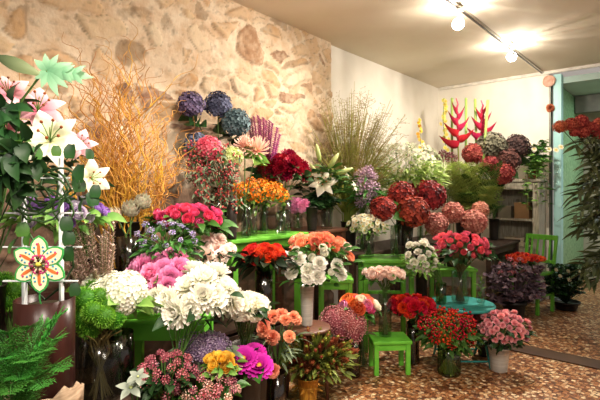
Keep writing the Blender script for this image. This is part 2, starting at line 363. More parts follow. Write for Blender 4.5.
# --- rubble stone wall: every stone is pushed out of the mortar
def stone_wall():
    y0, y1, z0, z1, st = -1.2, YS, 0.0, ZC, .0125
    ny = int((y1 - y0) / st); nz_ = int((z1 - z0) / st); v = []; T = []; E = []; S = []
    for j in range(nz_ + 1):
        z = z0 + (z1 - z0) * j / nz_
        for i in range(ny + 1):
            y = y0 + (y1 - y0) * i / ny
            wv = noise.noise_vector(Vector((y*2.6, z*2.6, 1.7))); w2 = noise.noise_vector(Vector((y*11, z*11, 4.1)))
            q = Vector((y*4.1 + wv.x*.75 + w2.x*.1, z*7.0 + wv.y*.95 + w2.y*.14, 0))
            ds, ps = noise.voronoi(q)
            hsh = (math.sin(ps[0].x*12.9898 + ps[0].y*78.233) * 43758.5453) % 1; hs2 = (hsh * 37.17) % 1
            F = (ds[1] - ds[0] - .05) / .2; F = min(1, max(0, F)); F = F*F*(3 - 2*F)
            big = noise.noise(Vector((y*1.3, z*1.5, 5.2))); f = noise.fractal(Vector((y*7, z*7, 3)), .9, 2, 4); f2 = noise.fractal(Vector((y*26, z*26, 8)), .8, 2, 3)
            stone = F * (.012 + .034*hsh) + .004*f + .003*f2                       # stones stand out by different amounts
            mort = .017 + .011*big + .004*f + .002*f2 - .004*min(1, max(0, y - 1.2))   # render smeared over the joints
            k = min(1, max(0, (stone - mort + .003) / .007))
            pit = min(1, max(0, (noise.fractal(Vector((y*16, z*20, 12)), .7, 2, 3) - .25) * 2.5))
            v.append((XW + .01 + max(stone, mort) - .006*pit, y, z)); T.append(k * min(1, max(.3, .78 + .5*f2 + .45*f))); E.append(hs2); S.append(max(0, 1 - .75*(k*(1-k)*4) - .5*pit))  # S paints crevice shade along stone edges, and darkens pits
    n = ny + 1; fs = [(j*n + i, j*n + i + 1, (j+1)*n + i + 1, (j+1)*n + i) for j in range(nz_) for i in range(ny)]
    # end face and back
    b0 = len(v)
    for j in range(nz_ + 1):
        z = z0 + (z1 - z0) * j / nz_; v.append((XW - .12, y1, z)); T.append(0); E.append(.5); S.append(0)
    for j in range(nz_): fs.append((j*n + ny, b0 + j, b0 + j + 1, (j+1)*n + ny))
    me = bpy.data.meshes.new('wall_left'); me.from_pydata(v, [], fs); me.polygons.foreach_set('use_smooth', [True]*len(fs))
    for nm, arr in (('t', T), ('e', E), ('s', S)):
        a = me.attributes.new(nm, 'FLOAT', 'POINT'); a.data.foreach_set('value', arr)
    m = bpy.data.materials.new('rubble_stone'); m.use_nodes = True; nt = m.node_tree; N = nt.nodes; L = nt.links; bs = N['Principled BSDF']
    def attr(n_): a = N.new('ShaderNodeAttribute'); a.attribute_name = n_; return a.outputs['Fac']
    cr = N.new('ShaderNodeValToRGB'); cr.color_ramp.interpolation = 'LINEAR'
    els = [(0, '#dfc8a6'), (.2, '#d0ac84'), (.36, '#e5d3b6'), (.54, '#c79e72'), (.7, '#dbc09a'), (.84, '#b8926e'), (.94, '#8f6f5c'), (1, '#745a4d')]
    while len(cr.color_ramp.elements) < len(els): cr.color_ramp.elements.new(.5)
    for e, (p, c) in zip(cr.color_ramp.elements, els): e.position = p; e.color = lin(c)
    L.new(attr('e'), cr.inputs[0])
    no = N.new('ShaderNodeTexNoise'); no.inputs['Scale'].default_value = 7; no.inputs['Detail'].default_value = 8; no.inputs['Roughness'].default_value = .65
    tc = N.new('ShaderNodeTexCoord'); L.new(tc.outputs['Object'], no.inputs['Vector'])
    mo = N.new('ShaderNodeMix'); mo.data_type = 'RGBA'; mo.inputs[6].default_value = lin('#d2b492'); mo.inputs[7].default_value = lin('#e9d8bf')
    mr = N.new('ShaderNodeMapRange'); mr.inputs[1].default_value = .35; mr.inputs[2].default_value = .65; L.new(no.outputs['Fac'], mr.inputs[0]); L.new(mr.outputs[0], mo.inputs[0])
    m2 = N.new('ShaderNodeMix'); m2.data_type = 'RGBA'; L.new(attr('t'), m2.inputs[0]); L.new(mo.outputs[2], m2.inputs[6]); L.new(cr.outputs[0], m2.inputs[7])
    # low on the wall: darker stones, with shade also painted into their colour
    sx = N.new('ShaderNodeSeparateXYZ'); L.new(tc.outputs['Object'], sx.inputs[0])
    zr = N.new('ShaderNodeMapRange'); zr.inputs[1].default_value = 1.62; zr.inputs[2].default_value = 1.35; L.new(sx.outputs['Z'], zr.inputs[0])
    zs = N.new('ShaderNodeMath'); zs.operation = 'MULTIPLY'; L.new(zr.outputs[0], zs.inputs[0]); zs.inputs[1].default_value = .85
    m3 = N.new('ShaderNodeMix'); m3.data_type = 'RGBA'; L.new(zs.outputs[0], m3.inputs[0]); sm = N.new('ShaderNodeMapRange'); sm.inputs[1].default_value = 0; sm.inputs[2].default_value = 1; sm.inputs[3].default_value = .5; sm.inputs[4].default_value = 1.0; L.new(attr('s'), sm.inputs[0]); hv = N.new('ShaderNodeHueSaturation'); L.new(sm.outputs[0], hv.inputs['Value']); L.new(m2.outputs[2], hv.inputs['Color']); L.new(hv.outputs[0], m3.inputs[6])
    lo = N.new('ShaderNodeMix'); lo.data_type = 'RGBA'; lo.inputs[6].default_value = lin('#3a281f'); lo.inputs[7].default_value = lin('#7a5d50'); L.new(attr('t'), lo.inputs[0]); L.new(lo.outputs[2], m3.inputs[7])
    L.new(m3.outputs[2], bs.inputs['Base Color']); bs.inputs['Roughness'].default_value = .92; bs.inputs['Specular IOR Level'].default_value = .1
    n2 = N.new('ShaderNodeTexNoise'); n2.inputs['Scale'].default_value = 60; n2.inputs['Detail'].default_value = 6; L.new(tc.outputs['Object'], n2.inputs['Vector'])
    bp = N.new('ShaderNodeBump'); bp.inputs['Strength'].default_value = .5; bp.inputs['Distance'].default_value = .008; L.new(n2.outputs['Fac'], bp.inputs['Height']); L.new(bp.outputs[0], bs.inputs['Normal'])
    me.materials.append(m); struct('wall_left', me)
stone_wall()
def slab(name, lo, hi, mat, bev=.001):
    b = MB(); lo = Vector(lo); hi = Vector(hi); b.box((lo + hi)/2, hi - lo, None, bev); return struct(name, b.mesh(name, mat, False))
XO = -1.40     # edge of the opening
slab('wall_left.001', (XW - .16, YS + .002, 0), (XW - .03, YB + .1, ZC), PLASTER)
slab('wall_back', (XW - .03, YB, 0), (XO, YB + .1, ZC), PLASTER)
slab('ceiling', (XW - .16, -1.2, ZC), (3.4, YB + .1, ZC + .1), CEIL)
b = MB(); b.box(Vector((.26, YB - .018, ZC - .022)), Vector((6.2, .034, .042)), None, .008); struct('trim_1', b.mesh('trim_1', solid('cornice_paint', '#f2ece2', .6)))
DARKM = solid('dark_metal_edge', '#6b6a62', .4, .6)
slab('trim_2', (XO, YB - .004, 0), (XO + .022, YB + .1, ZC - .045), DARKM)
MINT = solid('mint_paint', '#b4e3e2', .45, 0, '#a5d8d8', 6)
slab('trim_3', (XO + .045, YB + .02, 0), (XO + .135, YB + .14, 2.86), MINT, .006)
PGREEN = solid('green_leaf_glass', '#5f9a66', .35, 0, '#9cc69a', 28, bump=.2)
slab('wall_passage', (XO + .03, YB + .15, 0), (XO + .09, 8.35, 2.74), PGREEN)
slab('wall_end', (XO - .1, 8.36, 0), (3.4, 8.46, 2.9), solid('grey_render', '#c4c0b0', .9, 0, '#b3af9e', 2))
slab('ceiling_passage', (XO - .02, YB + .11, 2.75), (3.4, 8.36, 2.83), solid('teal_ceiling', '#b9d0c8', .7, 0, '#aec5bd', 2))
slab('trim_4', (XO + .1, 7.6, 2.5), (3.4, 7.72, 2.745), solid('grey_beam', '#77786f', .6, 0, '#5f605a', 5), .01)
# --- floor of small clay mosaic pieces
m = bpy.data.materials.new('mosaic_floor'); m.use_nodes = True; nt = m.node_tree; N = nt.nodes; L = nt.links; bs = N['Principled BSDF']
tc = N.new('ShaderNodeTexCoord'); vo = N.new('ShaderNodeTexVoronoi'); vo.distance = 'CHEBYCHEV'; vo.inputs['Scale'].default_value = 38; vo.inputs['Randomness'].default_value = .55
mp = N.new('ShaderNodeMapping'); mp.inputs['Rotation'].default_value = (0, 0, .1); L.new(tc.outputs['Object'], mp.inputs[0]); L.new(mp.outputs[0], vo.inputs['Vector'])
sp = N.new('ShaderNodeSeparateColor'); L.new(vo.outputs['Color'], sp.inputs[0])
cr = N.new('ShaderNodeValToRGB'); els = [(0, '#5a3220'), (.2, '#85502f'), (.42, '#a36a3e'), (.58, '#b47c50'), (.74, '#c79a6c'), (.9, '#ecd2a8'), (1, '#7d4a30')]
while len(cr.color_ramp.elements) < len(els): cr.color_ramp.elements.new(.5)
for e, (p, c) in zip(cr.color_ramp.elements, els): e.position = p; e.color = lin(c)
L.new(sp.outputs[0], cr.inputs[0])
v2 = N.new('ShaderNodeTexVoronoi'); v2.feature = 'DISTANCE_TO_EDGE'; v2.inputs['Scale'].default_value = 38; v2.inputs['Randomness'].default_value = .55; L.new(mp.outputs[0], v2.inputs['Vector'])
gr = N.new('ShaderNodeMapRange'); gr.inputs[1].default_value = .02; gr.inputs[2].default_value = .1; L.new(v2.outputs['Distance'], gr.inputs[0])
mx = N.new('ShaderNodeMix'); mx.data_type = 'RGBA'; L.new(gr.outputs[0], mx.inputs[0]); mx.inputs[6].default_value = lin('#4a2c19'); L.new(cr.outputs[0], mx.inputs[7]); L.new(mx.outputs[2], bs.inputs['Base Color'])
bs.inputs['Roughness'].default_value = .42; bs.inputs['Specular IOR Level'].default_value = .35
bp = N.new('ShaderNodeBump'); bp.inputs['Strength'].default_value = .35; bp.inputs['Distance'].default_value = .004; L.new(gr.outputs[0], bp.inputs['Height']); L.new(bp.outputs[0], bs.inputs['Normal'])
slab('floor', (XW - .16, -1.2, -.1), (3.4, 8.46, 0), m)
slab('trim_5', (-1.25, 4.19, 0), (3.4, 4.40, .012), solid('dark_threshold', '#57402f', .55, 0, '#463226', 5), .003)

# ================================================================== MATERIALS
G_DARK = M('leaf_dark', '#16301a', '#2d5226', .45, trans=.1)
G_MID = M('leaf_mid', '#2c5520', '#4c7d30', .5, trans=.15)
G_LIGHT = M('leaf_light', '#5a8f3a', '#93b95c', .5, trans=.2)
G_GREY = M('leaf_grey', '#4f6048', '#7d8c6c', .6, trans=.1)
G_OLIVE = M('leaf_olive', '#4d5523', '#7f8a3c', .55, trans=.15)
G_BLACK = M('leaf_black', '#0d1a10', '#1d331c', .4, trans=.05)  # near-black green for the darkest leaves
STEM = M('stem_green', '#3f5d2a', '#5b7d3a', .5, trans=0)
STEM_D = M('stem_dark', '#2c2116', '#43391f', .6, trans=0)
GLASS = glass_mat('clear_glass'); GLASS_D = glass_mat('smoky_glass', '#b9b09a', .1); GLASS_G = glass_mat('greenish_glass', '#c9dcc0', .06)
STEEL = solid('brushed_steel', '#d6d2ca', .38, .3, '#bdb8ae', 4, stretch=(1, 1, 30))
ZINC = solid('dark_zinc', '#4a4640', .5, .6, '#38342f', 8)
GREENP = solid('green_paint', '#68b038', .45, 0, '#579c2c', 9, bump=.05, stretch=(1, 1, .3))
LIMEP = solid('lime_paint', '#74cc40', .45, 0, '#65bd35', 9)
TEALP = solid('teal_paint', '#3fa39c', .4, .1, '#338f8a', 9)
BROWNW = solid('brown_wood', '#6a4634', .4, 0, '#523226', 7, stretch=(1, 8, 8))
STAGE = solid('dark_stained_wood', '#4a3529', .6, 0, '#35251c', 8, stretch=(1, 9, 9), bump=.1)
GREYW = solid('weathered_wood', '#b5ad9b', .8, 0, '#877f70', 9, stretch=(9, 9, 1), bump=.2)

# ================================================================== FURNITURE
def leg(p, root, size, mat, h, splay=(0, 0)):
    b = MB(); a = Vector((0, 0, 0)); b.bar(a, Vector((-splay[0], -splay[1], h)), size, size, .004); return obj('leg', b.mesh('leg', mat, False), root, p)
def stool(name, label, cat, loc, rz, w, d, h, mat, lw=.035, st=.03, apron=.06, rung=None):
    t = thing(name, label, cat, loc, rz)
    b = MB(); b.box(Vector((0, 0, h - st/2)), Vector((w, d, st)), None, .008); obj('seat', b.mesh('seat', mat, False), t)
    for sx in (-1, 1):
        for sy in (-1, 1): leg(Vector((sx*(w/2 - lw*.8), sy*(d/2 - lw*.8), 0)), t, lw, mat, h - st)
    b = MB(); z = h - st - apron/2
    for s in (-1, 1):
        b.box(Vector((0, s*(d/2 - lw*.8), z)), Vector((w - lw*2.6, .016, apron))); b.box(Vector((s*(w/2 - lw*.8), 0, z)), Vector((.016, d - lw*2.6, apron)))
    obj('apron', b.mesh('apron', mat, False), t)
    if rung:
        for s in (-1, 1):
            b = MB(); b.box(Vector((s*(w/2 - lw*.8), 0, rung)), Vector((.02, d - lw*2.6, .03))); obj('rung', b.mesh('rung', mat, False), t)
        b = MB(); b.box(Vector((0, d/2 - lw*.8, rung + .03)), Vector((w - lw*2.6, .02, .03))); obj('rung', b.mesh('rung', mat, False), t)
    return t
def bench(name, label, cat, lo, hi, h, mat, lw=.05):
    cx, cy = (lo[0] + hi[0])/2, (lo[1] + hi[1])/2
    return stool(name, label, cat, Vector((cx, cy, 0)), 0, hi[0] - lo[0], hi[1] - lo[1], h, mat, lw, .03, .07)
def crate(label, lo, hi, h, mat, slats=5):
    cx, cy = (lo[0] + hi[0])/2, (lo[1] + hi[1])/2; w, d = hi[0] - lo[0], hi[1] - lo[1]
    t = thing('wooden_crate', label, 'crate', Vector((cx, cy, 0)))
    b = MB(); b.box(Vector((0, 0, h - .01)), Vector((w, d, .02))); obj('top_board', b.mesh('top_board', mat, False), t)
    for sx in (-1, 1):
        for sy in (-1, 1):
            b = MB(); b.box(Vector((sx*(w/2 - .02), sy*(d/2 - .02), (h - .02)/2)), Vector((.035, .035, h - .02))); obj('corner_post', b.mesh('corner_post', mat, False), t)
    sh = (h - .03) / slats
    for i in range(slats):
        z = sh*(i + .5) + .005
        for s in (-1, 1):
            b = MB(); b.box(Vector((0, s*(d/2 - .001), z)), Vector((w, .01, sh*.82))); obj('slat', b.mesh('slat', mat, False), t)
            b = MB(); b.box(Vector((s*(w/2 - .001), 0, z)), Vector((.01, d - .03, sh*.82))); obj('slat', b.mesh('slat', mat, False), t)
    return t
bench('console_table', 'tall narrow green painted console table along the stone wall, orange bouquet in glass on it', 'table', (-2.79, 2.03), (-2.35, 2.85), 1.05, GREENP, .065)
bench('display_bench', 'brown wooden bench right of the green console, under the white lilies', 'bench', (-2.79, 2.87), (-2.35, 3.4), 1.05, BROWNW, .05)
stool('stool', 'green wooden stool behind the silver metal vase, mostly hidden', 'stool', W(335, 3.55, z=0), YAW, .26, .26, .72, GREENP, .03, .03, .05, .2)
bench('display_bench', 'dark wooden bench by the stone wall under the golden twisted willow', 'bench', (-2.79, .7), (-2.2, 1.95), .9, STAGE)
bench('display_bench', 'dark wooden bench in the back left, under the tall feathery grass', 'bench', (-2.78, 3.42), (-2.3, 4.95), .8, STAGE)
bench('display_bench', 'dark wooden bench at the back wall under the red heliconias', 'bench', (-2.78, 5.0), (-1.62, 6.06), .78, STAGE)
bench('display_bench', 'low dark bench in the left foreground carrying the dark glass cylinder', 'bench', (-2.1, .35), (-1.42, 1.08), .5, STAGE)
stool('stool', 'lime green wooden stool half hidden below the white dahlias', 'stool', W(168, 2.36, z=0), YAW, .44, .3, .76, LIMEP, .04, .025, .085, .35)
crate('dark wooden crate standing under the pale pink carnations', (-2.3, 1.6), (-1.96, 1.86), .6, STAGE)
crate('dark wooden crate standing under the coral red roses', (-2.3, 1.88), (-1.95, 2.14), .58, STAGE)
S2 = W(385, 4.08, z=0)
stool('stool', 'tall green wooden stool with open frame behind the blush roses', 'stool', S2, YAW + .03, .46, .34, .795, GREENP, .04, .035, .0001 + .03, .42)
stool('stool', 'green wooden stool mostly hidden under the dusty pink hydrangeas', 'stool', W(452, 4.62, z=0), YAW, .4, .32, .62, GREENP, .04, .03, .05, .25)
stool('footstool', 'small bright green wooden footstool on the mosaic floor', 'stool', W(389, 3.54, z=0), YAW + .06, .295, .24, .258, LIMEP, .034, .026, .05)
# --- teal folding table
tb = W(461, 3.72, z=0); t = thing('folding_table', 'low round teal metal folding table carrying the red ball roses', 'table', tb, YAW)
b = MB(); b.lathe([(0, .452), (.235, .452), (.255, .449), (.262, .455), (.262, .468), (.255, .474), (.24, .474), (0, .473)], 40); obj('tabletop', b.mesh('tabletop', TEALP), t)
for s in (-1, 1):
    for e in (-1, 1):
        b = MB(); b.bar(Vector((s*.17, e*.17, 0)), Vector((s*.17 + .012*s, -e*.14, .455)), .014, .02); obj('leg', b.mesh('leg', TEALP, False), t)
for e in (-1, 1):
    b = MB(); b.bar(Vector((-.17, e*.14, .05)), Vector((.17, e*.14, .05)), .012, .012); obj('crossbar', b.mesh('crossbar', TEALP, False), t)
# --- brown round table
tb2 = W(307, 3.06, z=0); t = thing('side_table', 'small round dark brown wooden table under the silver vase', 'table', tb2)
b = MB(); b.lathe([(0, .45), (.12, .45), (.15, .458), (.158, .466), (.158, .476), (.152, .482), (0, .482)], 40); obj('tabletop', b.mesh('tabletop', BROWNW), t)
for k in range(4):
    a = k*math.pi/2 + .5
    b = MB(); b.tube([Vector((.14*math.cos(a), .14*math.sin(a), 0)), Vector((.125*math.cos(a), .125*math.sin(a), .2)), Vector((.1*math.cos(a), .1*math.sin(a), .452))], [.011, .015, .018], 8, cap=True); obj('leg', b.mesh('leg', BROWNW), t)
# --- green chair
ch = W(531, 5.3, z=0); t = thing('chair', 'green painted wooden chair with slatted back before the grey cupboard', 'chair', ch, YAW - rad(54))
# local: +y = back of the chair, -y = front
w, d, sh = .36, .36, .455
b = MB(); b.box(Vector((0, 0, sh - .012)), Vector((w, d, .024)), None, .008); obj('seat', b.mesh('seat', GREENP, False), t)
for s in (-1, 1):
    leg(Vector((s*(w/2 - .03), -d/2 + .03, 0)), t, .034, GREENP, sh - .024)
    b = MB(); b.bar(Vector((s*(w/2 - .018), d/2 - .02, 0)), Vector((s*(w/2 - .018), d/2 - .0, sh)), .032, .034); b.bar(Vector((s*(w/2 - .018), d/2, sh - .02)), Vector((s*(w/2 - .012), d/2 + .07, .86)), .03, .03); obj('back_post', b.mesh('back_post', GREENP, False), t)
b = MB(); b.bar(Vector((-w/2, d/2 + .066, .835)), Vector((w/2, d/2 + .066, .835)), .024, .06, .006); obj('top_rail', b.mesh('top_rail', GREENP, False), t)
b = MB(); b.bar(Vector((-w/2 + .02, d/2 + .014, .56)), Vector((w/2 - .02, d/2 + .014, .56)), .02, .035); obj('lower_rail', b.mesh('lower_rail', GREENP, False), t)
for k in range(4):
    x = -.105 + .07*k; b = MB(); b.bar(Vector((x, d/2 + .014, .56)), Vector((x, d/2 + .064, .83)), .014, .028); obj('back_slat', b.mesh('back_slat', GREENP, False), t)
for s in (-1, 1):
    b = MB(); b.bar(Vector((s*(w/2 - .025), -d/2 + .03, .2)), Vector((s*(w/2 - .02), d/2 - .01, .2)), .018, .022); obj('stretcher', b.mesh('stretcher', GREENP, False), t)
# --- weathered cupboard at the back wall
cx0, cx1, cy0, cy1, ct = -2.02, -1.43, 6.13, 6.49, 1.53
t = thing('cupboard', 'weathered grey wooden cupboard with open shelves against the back wall', 'cupboard', Vector(((cx0+cx1)/2, (cy0+cy1)/2, 0)))
hw, hd = (cx1-cx0)/2, (cy1-cy0)/2
def cb(name, c, s, bev=.004): b = MB(); b.box(Vector(c), Vector(s), None, bev); obj(name, b.mesh(name, GREYW, False), t)
for s in (-1, 1): cb('side_panel', (s*(hw - .012), .01, ct/2), (.024, hd*2 - .02, ct - .05)); cb('front_post', (s*(hw - .035), -hd + .012, (ct-.05)/2), (.07, .024, ct - .05))
cb('back_panel', (0, hd - .008, ct/2), (hw*2 - .05, .014, ct - .06)); cb('top_board', (0, -.005, ct - .02), (hw*2 + .04, hd*2 + .02, .035), .01)
cb('top_rail', (0, -hd + .012, ct - .085), (hw*2 - .14, .024, .09))
for z in (.12, .62, 1.02): cb('shelf', (0, 0, z), (hw*2 - .05, hd*2 - .04, .028))
def small_box(label, p, s, mat, rz=0):
    b = MB(); b.box(Vector((0, 0, s[2]*.44)), Vector((s[0], s[1], s[2]*.88)), None, .004); r = thing('storage_box', label, 'box', p, rz, 'boxes in the grey cupboard')
    obj('body', b.mesh('body', mat, False), r); b = MB(); b.box(Vector((0, 0, s[2]*.94)), Vector((s[0]*1.03, s[1]*1.03, s[2]*.12)), None, .003); obj('lid', b.mesh('lid', mat, False), r)
TAN = solid('tan_card', '#a98159', .7, 0, '#94704c', 6); GRYB = solid('grey_card', '#8d8472', .8, 0, '#79705f', 6)
small_box('tan storage box on the upper cupboard shelf, right one', Vector((-1.64, 6.27, 1.034)), (.17, .18, .2), TAN)
small_box('grey storage box on the upper cupboard shelf, left one', Vector((-1.85, 6.28, 1.034)), (.16, .18, .15), GRYB)
PAPER = solid('paper_stack', '#c9bca6', .8, 0, '#8d8170', 60, stretch=(.2, .2, 30))
for k, (w_, rz_) in enumerate([(.36, .05), (.31, -.08), (.24, .12)]):
    b = MB(); b.box(Vector((0, 0, .026)), Vector((w_, .24, .05)), None, .006)
    o = obj('paper_bundle', b.mesh('paper_bundle', PAPER, False), None, Vector((-1.74, 6.28, .634 + .053*k))); o.rotation_euler.z = rz_
    tag(o, ['pale paper bundle on lower cupboard shelf, bottom of pile', 'pale paper bundle on lower cupboard shelf, middle of pile', 'pale paper bundle on lower cupboard shelf, top of pile'][k], 'paper', 'paper bundles in the cupboard')

# ================================================================== TRACK LIGHTS
t = thing('ceiling_track', 'slim metal lighting track running along the ceiling', 'track', Vector((-1.47, 2.4, ZC)))
CHROME = solid('chrome', '#b8b4ac', .25, .9, '#9a968e', 4)
b = MB(); b.box(Vector((0, 1.9, -.014)), Vector((.036, 4.35, .026)), None, .004); obj('rail', b.mesh('rail', CHROME, False), t)
b = MB(); b.box(Vector((0, 1.9, -.0285)), Vector((.014, 4.33, .003)), None, .001); obj('slot', b.mesh('slot', solid('slot_black', '#2a2622', .5), False), t)
EM = bpy.data.materials.new('lamp_glow'); EM.use_nodes = True; e = EM.node_tree.nodes['Principled BSDF']; e.inputs['Emission Color'].default_value = (1, .93, .82, 1); e.inputs['Emission Strength'].default_value = 90
def ray_light(o, strength):
    """a halogen with a faceted reflector throws uneven rays: emission varies round the lamp"""
    l = o.data; l.use_nodes = True; nt = l.node_tree; N = nt.nodes; L = nt.links; em = N['Emission']
    g = N.new('ShaderNodeTexCoord'); no = N.new('ShaderNodeTexNoise'); no.inputs['Scale'].default_value = 7; no.inputs['Detail'].default_value = 2
    mp = N.new('ShaderNodeMapping'); mp.inputs['Scale'].default_value = (1, 1, .15); L.new(g.outputs['Normal'], mp.inputs[0]); L.new(mp.outputs[0], no.inputs['Vector'])
    mr = N.new('ShaderNodeMapRange'); mr.inputs[1].default_value = .38; mr.inputs[2].default_value = .66; mr.inputs[3].default_value = strength*.35; mr.inputs[4].default_value = strength*2.2
    L.new(no.outputs['Fac'], mr.inputs[0]); L.new(mr.outputs[0], em.inputs['Strength'])
def light(name, kind, loc, energy, color, target=None, size=.1, angle=60, blend=.6):
    l = bpy.data.lights.new(name, kind); l.energy = energy; l.color = color; o = bpy.data.objects.new(name, l); COL.objects.link(o); o.location = loc
    if kind == 'SPOT': l.spot_size = rad(angle); l.spot_blend = blend; l.shadow_soft_size = size
    elif kind == 'POINT': l.shadow_soft_size = size
    elif kind == 'AREA': l.shape = 'RECTANGLE'; l.size = size if not isinstance(size, tuple) else size[0]; l.size_y = size if not isinstance(size, tuple) else size[1]
    if target is not None: o.rotation_euler = (Vector(target) - Vector(loc)).to_track_quat('-Z', 'Y').to_euler()
    return o
WARM = (1, .885, .755)
def lamp(label, p, aim):
    t = thing('track_spotlight', label, 'spotlight', p, 0, 'spotlights on the ceiling track')
    b = MB(); b.tube([Vector((0, 0, ZC - .03 - p.z)), Vector((0, 0, .03))], .008, 8, cap=True); b.box(Vector((0, 0, ZC - .045 - p.z)), Vector((.03, .08, .026))); obj('stem', b.mesh('stem', CHROME), t)
    q = (Vector(aim) - p).to_track_quat('Z', 'Y')
    b = MB(); b.lathe([(.014, -.035), (.02, -.03), (.03, .0), (.042, .03), (.044, .034), (.04, .034), (.027, .0)], 20); obj('lamp_shade', b.mesh('lamp_shade', CHROME), t, Vector((0, 0, 0)), q)
    b = MB(); b.ball(Vector((0, 0, .026)), .048, 14); obj('bulb', b.mesh('bulb', EM), t, Vector((0, 0, 0)), q)
L1 = Vector((-1.45, 3.70, 2.76)); L2 = Vector((-1.42, 5.0, 2.78)); L3 = Vector((-1.46, 4.92, 2.78))
lamp('glowing spotlight on the ceiling track, the one nearer the camera', L1, (-2.2, 2.2, 1.2))
lamp('glowing spotlight on the ceiling track, the one farther from the camera', L2, (-1.9, 6.4, 1.7))
# ================================================================== PETAL MATERIALS
P_HOT = M('petal_hot_pink', '#b3164c', '#f2608f', .5); P_PINK = M('petal_pink', '#d9549a', '#fba9d4', .55)
P_WHITE = M('petal_white', '#d6d9b8', '#fffaf0', .6, var=.06, nz=.05); P_CREAM = M('petal_cream', '#ead9a6', '#fff9e8', .6, var=.06, nz=.05)
P_BLUSH = M('petal_blush', '#f0b5a0', '#ffece2', .6, var=.08); P_PEACH = M('petal_peach', '#e2714a', '#f9a987', .6, var=.1)
P_CORAL = M('petal_coral', '#c42516', '#f0553a', .5, var=.14); P_ORANGE = M('petal_orange', '#e06a08', '#ff9b22', .55, var=.14)
P_SALMON = M('petal_salmon', '#e06a48', '#ffab88', .55); P_RED = M('petal_red', '#96040f', '#d81a24', .5); P_CRIMSON = M('petal_crimson', '#5c0619', '#a81338', .55)
P_ROSERED = M('petal_rose_red', '#c41c45', '#ff8298', .45); P_BURG = M('petal_burgundy', '#4e0b0f', '#b53d34', .6, var=.1)
P_DUSTY = M('petal_dusty', '#a5564a', '#e0a08c', .65); P_SMOKE = M('petal_smoke', '#2c1f1b', '#66544a', .7); P_SMOKER = M('petal_smoke_red', '#7d1f25', '#b85a50', .65)
P_BLUE = M('petal_blue', '#2c3147', '#8088a8', .65); P_BLUEV = M('petal_violet_blue', '#352a47', '#8a78a0', .65); P_TEALB = M('petal_teal_blue', '#2c4048', '#7d96a0', .65)
P_REDPINK = M('petal_red_pink', '#b32a40', '#e27482', .6); P_LIME = M('petal_lime', '#93ab4b', '#dfe7a4', .6); P_PALEP = M('petal_pale_pink', '#e79d8d', '#fbd8c8', .6)
P_MAG = M('petal_magenta', '#b8078a', '#ee3abf', .5); P_YEL = M('petal_yellow', '#e8a413', '#ffd95c', .55); DISC = M('disc_yellow', '#d99a16', '#f5cf4a', .7)
P_MUMP = M('petal_mum_pink', '#d9637a', '#fbb8bc', .6); P_LILAC = M('petal_lilac', '#b58aae', '#f0d2e4', .6); P_STAT = M('petal_statice', '#8a6f93', '#cfb8d0', .7)
P_SED = M('petal_sedum', '#9d4c54', '#e0a09e', .75); P_BOUV = M('petal_bouvardia', '#b23f58', '#efa3ae', .6); P_GREENB = M('petal_moss_green', '#3a7a16', '#86c83a', .6)
P_LILYP = M('petal_lily_pink', '#dd6b88', '#f6d3d6', .5); P_LILYW = M('petal_lily_white', '#e6e3b4', '#fffdf2', .5, var=.05, nz=.04); ANTH = M('anther', '#7a3a12', '#a1521a', .6)
P_PROT = M('bract_protea', '#b8455f', '#c9c7a8', .6); P_PROTG = M('bract_green', '#a8806c', '#d5d9bf', .6); P_LEUC = M('bract_leuc', '#33401a', '#939a3c', .55); P_LEUCR = M('bract_leuc_red', '#45301a', '#96492c', .55)
P_PURP = M('petal_purple', '#6a3a9a', '#b48ad6', .55); P_PURPW = M('petal_purple_white', '#9a6ac0', '#f8f0fa', .55)
P_HYPR = M('berry_red', '#a30f12', '#e8402a', .35); P_TAUPE = M('petal_heather', '#a08272', '#e6cabb', .7); P_LACE = M('petal_lace', '#e5ecc0', '#fdfdee', .6, var=.06, nz=.05); P_MINIC = M('petal_chamomile', '#e9e3bf', '#fdf8dd', .6)
P_HELI = M('bract_heliconia', '#860d28', '#cc2c50', .4, var=.05); P_SIL = M('petal_silver', '#838d7e', '#b4bbab', .7); P_MULTI = M('petal_multi', '#e04f2e', '#ff9a5a', .5)
WILLOW = M('willow_bark', '#d2a033', '#c18448', .5, trans=0, nscale=8, var=.2); GRASS = M('grass_blade', '#62872a', '#bcb458', .6, trans=.15); PLUME = M('grass_plume', '#9c8a52', '#c9b184', .8)
RAFFIA = solid('raffia', '#c98f2a', .7, 0, '#8f5d18', 14, stretch=(8, 8, 1)); BARK = solid('birch_bark', '#cdb295', .8, 0, '#8a6a4e', 9, bump=.5, stretch=(1, 1, 5))
WINE = solid('wine_glass_dark', '#2a1512', .3, 0, '#3a1e19', 3, stretch=(6, 6, 1), spec=.25); BLACKP = solid('black_plastic', '#1b1a19', .4); BUCK = solid('dark_bucket', '#332c26', .5, .3, '#241f1b', 7)
TERRA = solid('terracotta', '#8a4b30', .7, 0, '#6f3a25', 8); WICK = solid('wicker', '#7b5530', .7, 0, '#4c321b', 40, bump=.6, stretch=(1, 1, 3))
def cyl(label, px, D, z, r, h, mat=None, name='glass_vase', shape='cyl', cat='vase'):
    p = W(px, D, z=z); vase(name, label, cat, p, r, h, mat or GLASS, shape); return p + Vector((0, 0, .004))
BF = 'bouquet'
